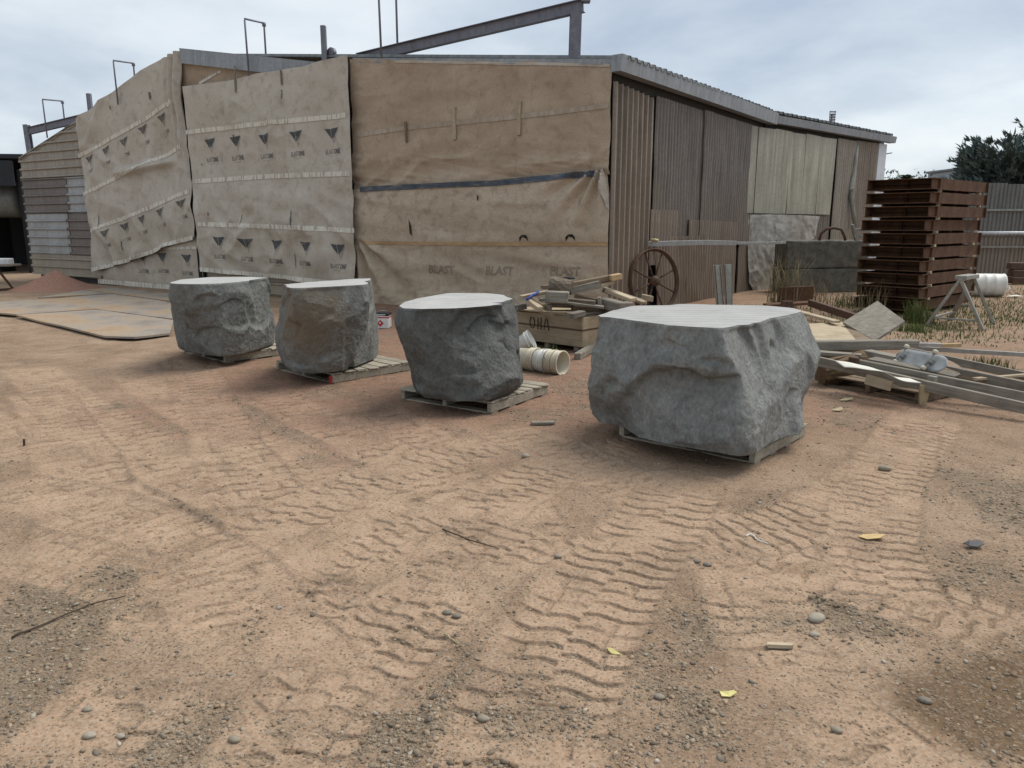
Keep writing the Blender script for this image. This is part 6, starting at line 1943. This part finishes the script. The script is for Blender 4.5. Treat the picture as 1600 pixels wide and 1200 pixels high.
SP = [(1.335, 3.09), (1.275, 2.956), (2.636, 5.189), (0.239, 3.708), (0.994, 3.639), (0.947, 3.677), (-0.246, 3.118), (-0.289, 3.152), (-1.433, 2.307), (-1.328, 2.307), (-0.933, 2.287), (1.501, 2.499), (0.104, 5.462), (-1.517, 2.45), (-0.101, 2.396), (0.54, 2.522), (1.112, 2.333)]
flat('stone_a', (.31, .275, .22), .85, 0, .2, 60); flat('stone_b', (.18, .158, .128), .85, 0, .25, 60); flat('stone_c', (.25, .215, .165), .85, 0, .25, 60)
for (p, (a_, b_, r_, lab)) in zip(SP, big_st):
    bm = bmesh.new()
    bmesh.ops.create_icosphere(bm, subdivisions=2, radius=r_)
    ph = random.random() * 50
    for v in bm.verts:
        c = v.co
        k = 1 + .22 * float(fbm(np.array([c.x / r_ * .9 + ph]), np.array([c.y / r_ * .9]), np.array([c.z / r_ * .9]), oct=2)[0])
        v.co = Vector((c.x * 1.35 * k, c.y * .95 * k, c.z * .62 * k))
    m_ = bpy.data.meshes.new('stone'); bm.to_mesh(m_); bm.free()
    m_.polygons.foreach_set('use_smooth', [True] * len(m_.polygons))
    m_.materials.append(MATS['stone_b' if 'dark' in lab else ('stone_a' if ('pale' in lab or 'white' in lab) else 'stone_c')])
    o = place(bpy.data.objects.new('stone', m_), None, (*p, gz(*p) + r_ * .35), random.uniform(-.5, .5))
    tag(o, lab, 'stone')

# ------------------------------------------------------------------ weeds and grass
def clip_(v, c): return max(-c, min(c, v))
def blades(n, cx_, cy_, rx, ry, h0, h1, seed, wid=.006, lean=.45, cl=9.0):
    r_ = random.Random(seed)
    V, F = [], []
    for i in range(n):
        x, y = cx_ + clip_(r_.gauss(0, 1), cl) * rx, cy_ + clip_(r_.gauss(0, 1), cl) * ry
        h = r_.uniform(h0, h1); a = r_.uniform(0, 6.283); l_ = h * r_.uniform(.05, lean)
        d = Vector((math.cos(a), math.sin(a), 0)); s_ = Vector((-d.y, d.x, 0)) * wid * r_.uniform(.6, 1.2)
        p = Vector((x, y, 0)); k = len(V)
        V += [p - s_, p + s_, p + d * l_ * .35 + Vector((0, 0, h * .6)) + s_ * .7, p + d * l_ * .35 + Vector((0, 0, h * .6)) - s_ * .7, p + d * l_ + Vector((0, 0, h))]
        F += [(k, k + 1, k + 2, k + 3), (k + 3, k + 2, k + 4)]
    return V, F
def tuft(label, px, n, r_, h0, h1, mat, seed, cat='weed', name='weed_tuft', wid=.006):
    V, F = blades(n, 0, 0, r_ * .75, r_ * .75, h0, h1, seed, wid, .6, 1.4)
    o = mesh(name, V, F, mat, None, (*px, -.01))
    return tag(o, label, cat)
tuft('bright green grass tuft at the near corner of the rusty stack', (7.103, 13.378), 260, .16, .15, .5, 'grass_green', 1)
tuft('low green clump just before the rusty stack tuft', (6.46, 12.316), 240, .2, .06, .17, 'grass_green', 2)
tuft('green weeds between the concrete blocks and the rusty stack', (7.122, 16.275), 170, .3, .1, .4, 'grass_green', 3)
tuft('tall dry weeds beside the silver cloth scrap', (5.525, 15.771), 150, .22, .4, 1.25, 'grass_dry', 4, wid=.008)
tuft('dry weeds in front of the concrete blocks', (6.686, 17.384), 130, .35, .2, .7, 'grass_dry', 5, wid=.007)
tuft('thin dry stalks standing before the left side of the rusty stack', (6.822, 14.85), 60, .3, .3, .8, 'grass_dry', 6, wid=.006)
tuft('sparse green weeds at the foot of the crate', (0.413, 9.782), 130, .16, .05, .22, 'grass_green', 7)
tuft('small green weeds among the timber rails at the right edge', (5.827, 9.234), 120, .18, .05, .16, 'grass_green', 8)
V, F = [], []
for (px, n, rx, ry) in (((9.885, 16.019), 2600, 1.6, 1.4), ((6.86, 12.785), 900, .7, .5), ((9.146, 13.836), 1600, 1.0, .8), ((6.367, 13.836), 900, .9, .6), ((6.56, 11.471), 500, 1.0, .35), ((4.999, 15.771), 700, 1.2, .3), ((12.9, 19.918), 2200, 2.5, 2.2)):
    v, f = blades(n, px[0], px[1], rx, ry, .02, .085, int(px[0] * 100), .008, .9)
    k = len(V); V += v; F += [tuple(i + k for i in q) for q in f]
o = mesh('grass', V, F, 'grass_green', None, (0, 0, -.005))
tag(o, 'short thin grass growing round the trestle and the rusty stack', kind='stuff')
